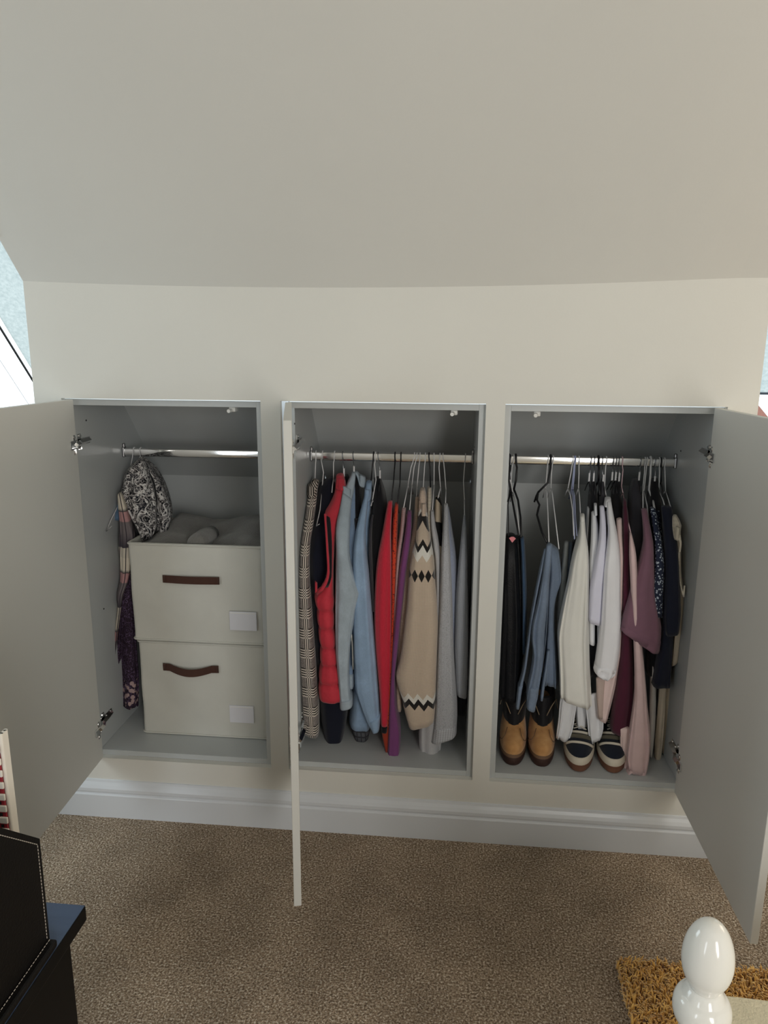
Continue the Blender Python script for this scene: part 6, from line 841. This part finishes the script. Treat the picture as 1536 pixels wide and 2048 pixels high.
# ------------------------------------------------------------------ footwear
FZ = ZB0+0.0182
def foot(yf, yb, w, n=40, sq=2.5):
    out = []
    for k in range(n):
        a = 2*PI*k/n; c, s = math.cos(a), math.sin(a)
        x = math.copysign(abs(c)**(2/sq), c)*w; y = (yf+yb)/2 + math.copysign(abs(s)**(2/sq), s)*(yb-yf)/2
        f = (y-yf)/max(1e-6, (yb-yf)); x *= 1 - 0.16*max(0, (f-0.35))  # narrower at the heel
        out.append((x, y))
    return out
def shoe_part(t, name, mat, levels, cx, ty, rot, sq=2.5, caps=(True, True), par=None):
    b = MB(); c, s = math.cos(rot), math.sin(rot)
    b.rings([[(cx+x*c-y*s, ty+x*s+y*c, FZ+z) for x, y in foot(yf, yb, w, sq=sq)] for z, yf, yb, w in levels], *caps)
    return b.build(name, mat, par or t, smooth='auto')
def boot(cx, ty, rot, label):
    t = thing('boot', label, 'boot', (cx, ty+0.14, FZ), 'pair of tan boots')
    shoe_part(t, 'sole', 'boot_sole', [(0, 0.004, 0.285, 0.042), (0.006, 0, 0.288, 0.0445), (0.020, -0.001, 0.289, 0.046), (0.027, 0.001, 0.288, 0.0455)], cx, ty, rot, 2.4)
    shoe_part(t, 'welt', 'boot_welt', [(0.027, 0.001, 0.288, 0.0458), (0.033, 0.002, 0.288, 0.0458), (0.036, 0.005, 0.286, 0.0445)], cx, ty, rot, 2.4)
    up = shoe_part(t, 'upper', 'nubuck', [(0.034, 0.006, 0.285, 0.0435), (0.046, 0.004, 0.286, 0.0445), (0.058, 0.008, 0.286, 0.0440), (0.068, 0.018, 0.285, 0.0425), (0.078, 0.040, 0.284, 0.0405), (0.090, 0.064, 0.282, 0.0385), (0.104, 0.086, 0.280, 0.0375), (0.120, 0.104, 0.278, 0.037), (0.135, 0.116, 0.276, 0.037), (0.140, 0.120, 0.274, 0.035)], cx, ty, rot, 2.5)
    shoe_part(t, 'collar', 'boot_collar', [(0.104, 0.080, 0.283, 0.0375), (0.112, 0.082, 0.285, 0.0395), (0.130, 0.098, 0.286, 0.0410), (0.150, 0.112, 0.287, 0.0420), (0.170, 0.122, 0.288, 0.0420), (0.178, 0.130, 0.284, 0.038), (0.172, 0.142, 0.272, 0.030), (0.120, 0.142, 0.262, 0.026)], cx, ty, rot, 2.3)
    c, s = math.cos(rot), math.sin(rot)
    def W(x, y, z): return (cx+x*c-y*s, ty+x*s+y*c, FZ+z)
    b = MB(); b.rings([[W(x*w, y+abs(x)*0.012, z) for x in (-1, -0.6, -0.2, 0.2, 0.6, 1)] + [W(x*w, y+0.008+abs(x)*0.012, z+0.003) for x in (1, 0.6, 0.2, -0.2, -0.6, -1)] for y, z, w in ((0.070, 0.103, 0.016), (0.084, 0.124, 0.018), (0.100, 0.152, 0.020), (0.112, 0.182, 0.020))]); b.build('tongue', 'boot_collar', t, smooth='auto')
    for sx in (-1, 1):
        b = MB(); b.tube([W(sx*0.012, 0.088, 0.135), W(sx*0.026, 0.092, 0.168), W(sx*0.040, 0.110, 0.186), W(sx*0.047, 0.118, 0.150)], 0.0015, 6); b.build('lace', 'lace_tan', t, smooth=True)
        b = MB(); b.tube([W(sx*0.020, 0.066, 0.098), W(sx*0.026, 0.045, 0.0835), W(sx*0.034, 0.034, 0.0735), W(sx*0.0415, 0.060, 0.060), W(sx*0.0445, 0.10, 0.045)], 0.0011, 6); b.build('seam', 'boot_welt', up, smooth=True)
boot(0.395, 0.064, -0.09, 'tan nubuck boot with black padded collar beside the left pillar of its bay')
boot(0.487, 0.066, -0.10, 'tan nubuck boot with black padded collar next to the white canvas trainers')
def sneaker(cx, ty, rot, label):
    t = thing('trainer', label, 'trainer', (cx, ty+0.14, FZ), 'pair of canvas trainers')
    shoe_part(t, 'sole', 'gum_rubber', [(0, 0.006, 0.285, 0.044), (0.005, 0, 0.288, 0.048), (0.026, -0.001, 0.288, 0.0495), (0.029, 0.002, 0.286, 0.048)], cx, ty, rot, 2.2)
    shoe_part(t, 'toe_guard', 'cream_rubber', [(0.027, -0.003, 0.286, 0.0500), (0.032, -0.004, 0.287, 0.0505), (0.043, -0.001, 0.287, 0.0500), (0.048, 0.004, 0.285, 0.0480)], cx, ty, rot, 2.2)
    shoe_part(t, 'upper', 'navy_canvas', [(0.044, 0.005, 0.285, 0.0470), (0.057, 0.012, 0.284, 0.0460), (0.070, 0.036, 0.283, 0.0430), (0.078, 0.060, 0.281, 0.0400), (0.088, 0.090, 0.280, 0.0370), (0.098, 0.120, 0.278, 0.035), (0.112, 0.150, 0.277, 0.034), (0.118, 0.165, 0.274, 0.031), (0.100, 0.180, 0.262, 0.024)], cx, ty, rot, 2.3)
    c, s = math.cos(rot), math.sin(rot)
    def W(x, y, z): return (cx+x*c-y*s, ty+x*s+y*c, FZ+z)
    def strap(y, z, w, drop, r, mat, nm):
        b = MB(); b.tube([W(w*math.sin(a), y+0.030*(1-math.cos(a))*0.9, z-drop*(1-math.cos(a))) for a in [math.radians(q) for q in range(-80, 81, 16)]], r, 8, flat=0.5); b.build(nm, mat, t, smooth=True)
    strap(0.050, 0.0775, 0.044, 0.030, 0.0042, 'cream_rubber', 'toe_trim')
    strap(0.072, 0.0870, 0.040, 0.026, 0.0070, 'olive_suede', 'overlay')
    strap(0.088, 0.0925, 0.038, 0.024, 0.0045, 'cream_rubber', 'side_stripe')
    for k, y in enumerate((0.100, 0.116, 0.132)):
        z = 0.097+0.006*k
        for sx in (-1, 1):
            b = MB(); b.tube([W(-sx*0.020, y, z), W(0, y+0.007, z+0.006), W(sx*0.020, y+0.014, z+0.004)], 0.0021, 6); b.build('lace', 'lace_cord', t, smooth=True)
sneaker(0.599, 0.048, -0.17, 'navy and cream canvas trainer under the white shirt tails')
sneaker(0.706, 0.052, -0.17, 'navy and cream canvas trainer half hidden by the burgundy dress')

# ------------------------------------------------------------------ foreground left: side table, leather box, comb-bound book
def left_table():
    t = thing('side_table', 'black side table with glossy top in the bottom left corner', 'table', (-0.65, -1.45, 0))
    b = MB(); b.box((-1.00, -1.78, 0.675), (-0.348, -1.153, 0.700), 0.002); b.build('table_top', 'espresso_wood', t)
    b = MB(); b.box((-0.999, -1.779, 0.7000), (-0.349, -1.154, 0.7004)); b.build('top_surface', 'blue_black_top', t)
    b = MB(); b.box((-0.985, -1.765, 0.12), (-0.366, -1.172, 0.675), 0.002); b.build('body', 'espresso_wood', t)
    for x in (-0.985, -0.406):
        for y in (-1.765, -1.212):
            b = MB(); b.box((x, y, 0), (x+0.04, y+0.04, 0.12), 0.002); b.build('leg', 'espresso_wood', t)
left_table()
def leather_box():
    xr, xl = -0.360, -0.46
    t = thing('leather_organiser', 'black leather desk organiser with pale stitching, on the side table', 'organiser', (xr-0.1, -1.36, 0.7005))
    poly = [(-1.228, 0.7005), (-1.226, 0.866), (-1.231, 0.871), (-1.30, 0.937), (-1.42, 1.03), (-1.52, 1.03), (-1.52, 0.7005)]
    b = MB(); b.prism(poly, 0, xr-0.012, xr); b.build('side_panel', 'black_leatherette', t)
    b = MB(); b.prism(poly, 0, xl-0.012, xl); b.build('side_panel', 'black_leatherette', t)
    b = MB(); b.box((xl, -1.240, 0.7005), (xr-0.012, -1.229, 0.862), 0.002); b.build('front_panel', 'black_leatherette', t)
    b = MB(); b.box((xl, -1.52, 0.7005), (xr-0.012, -1.508, 1.02), 0.002); b.build('back_panel', 'black_leatherette', t)
    b = MB(); b.box((xr-0.001, -1.52, 0.7006), (xr+0.0118, -1.2285, 0.712), 0.003); b.build('base_band', 'black_leatherette', t)
    def stitches(pts, nm):
        b = MB()
        for (a, c) in zip(pts, pts[1:]):
            a, c = Vector(a), Vector(c); L = (c-a).length; n = max(1, int(L/0.0052))
            for k in range(n):
                p, q = a.lerp(c, (k+0.15)/n), a.lerp(c, (k+0.75)/n); b.tube([p, q], 0.00055, 4)
        o = b.build(nm, 'stitch_thread', t); o['kind'] = 'stuff'
    x = xr+0.0003
    stitches([(x, -1.234, 0.716), (x, -1.2325, 0.862), (x, -1.303, 0.929), (x, -1.42, 1.022)], 'stitching')
    stitches([(xr+0.0022, -1.231, 0.7125), (xr+0.0022, -1.515, 0.7125)], 'stitching')
leather_box()
def comb_book():
    x1 = -0.4175; y = -1.19
    t = thing('comb_bound_book', 'red comb-bound book standing behind the leather organiser', 'book', (x1-0.09, y, 0.7005))
    b = MB(); b.box((x1-0.20, y-0.012, 0.7005), (x1-0.004, y-0.009, 0.972)); b.build('cover', 'red_cover', t)
    b = MB(); b.box((x1-0.20, y-0.009, 0.7015), (x1-0.006, y+0.006, 0.990)); b.build('pages', 'page_paper', t)
    b = MB(); b.box((x1-0.20, y+0.006, 0.7005), (x1-0.004, y+0.009, 0.972)); b.build('cover', 'red_cover', t)
    b = MB(); b.tube([(x1-0.0022, y-0.006, 0.702), (x1-0.0022, y-0.006, 1.000)], 0.0030, 12); b.tube([(x1-0.0022, y+0.004, 0.702), (x1-0.0022, y+0.004, 1.000)], 0.0030, 12); b.box((x1-0.004, y-0.006, 0.702), (x1+0.0007, y+0.004, 1.000)); sp = b.build('binding_spine', 'comb_plastic', t, smooth='auto')
    for k in range(16):
        z = 0.708+k*0.0178
        b = MB(); b.box((x1-0.0125, y-0.0150, z), (x1-0.001, y-0.0118, z+0.0098), 0.0012); b.build('binding_ring', 'comb_plastic', t)
        b = MB(); b.box((x1-0.0125, y-0.0128, z+0.0105), (x1-0.0085, y-0.0118, z+0.0150)); b.build('punched_hole', 'dark_gap', t)
comb_book()

# ------------------------------------------------------------------ foreground right: bed post, throw, rug
def bed():
    cx, cy, cz = 0.5238, -1.2, 0.7440
    t = thing('bed_post', 'glossy white turned bed post with egg-shaped finial', 'bed post', (cx, cy, 0))
    egg = []
    for k in range(25):
        a = PI*k/24; z = 0.052*math.cos(a); r = 0.0318*math.sin(a)**0.92*(1 - 0.10*math.cos(a)) if 0 < k < 24 else 0.0004
        if z > -0.044: egg.append((max(r, 0.0004), z))
    egg += [(0.019, -0.047), (0.018, -0.050)]
    b = MB(); b.lathe(list(reversed(egg)), (cx, cy, cz), 40); b.build('finial', 'white_lacquer', t, smooth=True)
    prof = [(0.018, -0.048), (0.021, -0.051), (0.0235, -0.055), (0.0265, -0.060)]
    for k in range(1, 14):
        a = PI*(k/14); prof.append((0.024+0.0125*math.sin(a), -0.060-0.046*(1-math.cos(a))/2))
    prof += [(0.023, -0.108), (0.020, -0.113), (0.0205, -0.118), (0.026, -0.124), (0.027, -0.140), (0.027, -0.744)]
    b = MB(); b.lathe(list(reversed(prof)), (cx, cy, cz), 40); b.build('post', 'white_lacquer', t, smooth=True)
    b = MB(); b.tube([(cx+0.003, cy-0.028, cz-0.128), (cx+0.010, cy-0.030, cz-0.122)], 0.003, 8); b.build('bolt_slot', 'dark_gap', t)
bed()
def throw():
    t = None; nx, ny = 24, 14; vs = []
    for j in range(ny+1):
        for i in range(nx+1):
            u, v = i/nx, j/ny; x = lerp(0.575, 1.30, u); y = lerp(-1.010-0.05*u, -1.9, v)
            vs.append((x, y, 0.50 + 0.006*math.sin(9*u+3*v) - 0.006*max(0, 1-v*7)**2))
    fs = [(j*(nx+1)+i, j*(nx+1)+i+1, (j+1)*(nx+1)+i+1, (j+1)*(nx+1)+i) for j in range(ny) for i in range(nx)]
    b = MB(); b.add(vs, fs)
    b.add([(0.575, -1.010, 0.494), (0.575, -1.9, 0.50), (0.575, -1.9, 0.0), (0.575, -1.010, 0.0)], [(0, 1, 2, 3)])
    b.add([(0.575, -1.010, 0.494), (1.30, -1.060, 0.494), (1.30, -1.060, 0.0), (0.575, -1.010, 0.0)], [(0, 1, 2, 3)])
    tag(b.build('bed_throw', 'cream_throw', smooth='auto'), 'pale cream bed throw at the bottom right behind the bed post', 'throw')
throw()
def rug():
    x0, x1, y0, y1 = 0.625, 1.32, -1.02, -0.455
    t = thing('shaggy_rug', 'mustard shaggy rug on the carpet behind the white bed post', 'rug', ((x0+x1)/2, (y0+y1)/2, 0))
    b = MB(); b.box((x0, y0, 0.001), (x1, y1, 0.012), 0.003); b.build('backing', 'rug_backing', t)
    rnd = random.Random(11); b = MB()
    for k in range(17000):
        x, y = rnd.uniform(x0-0.006, x1+0.006), rnd.uniform(y0-0.006, y1+0.006)
        a = 2.6*math.sin(61*x+3*math.sin(47*y))+2.3*math.cos(71*y-31*x)+rnd.gauss(0, 0.9)
        h = rnd.uniform(0.012, 0.026); l = rnd.uniform(0.006, 0.014); dx, dy = math.cos(a), math.sin(a); r = rnd.uniform(0.0014, 0.0024)
        P = [(x, y, 0.008), (x+dx*l*0.3, y+dy*l*0.3, 0.010+h*0.8), (x+dx*l, y+dy*l, 0.010+h*0.93)]
        rings = []
        for q, rr in zip(P, (r, r*1.2, r*0.5)):
            rings.append([(q[0]+rr*math.cos(2.094*i+a), q[1]+rr*math.sin(2.094*i+a), q[2]) for i in range(3)])
        b.rings(rings, False, True)
    o = b.build('pile', 'mustard_pile', t, smooth=True); o['kind'] = 'stuff'
rug()
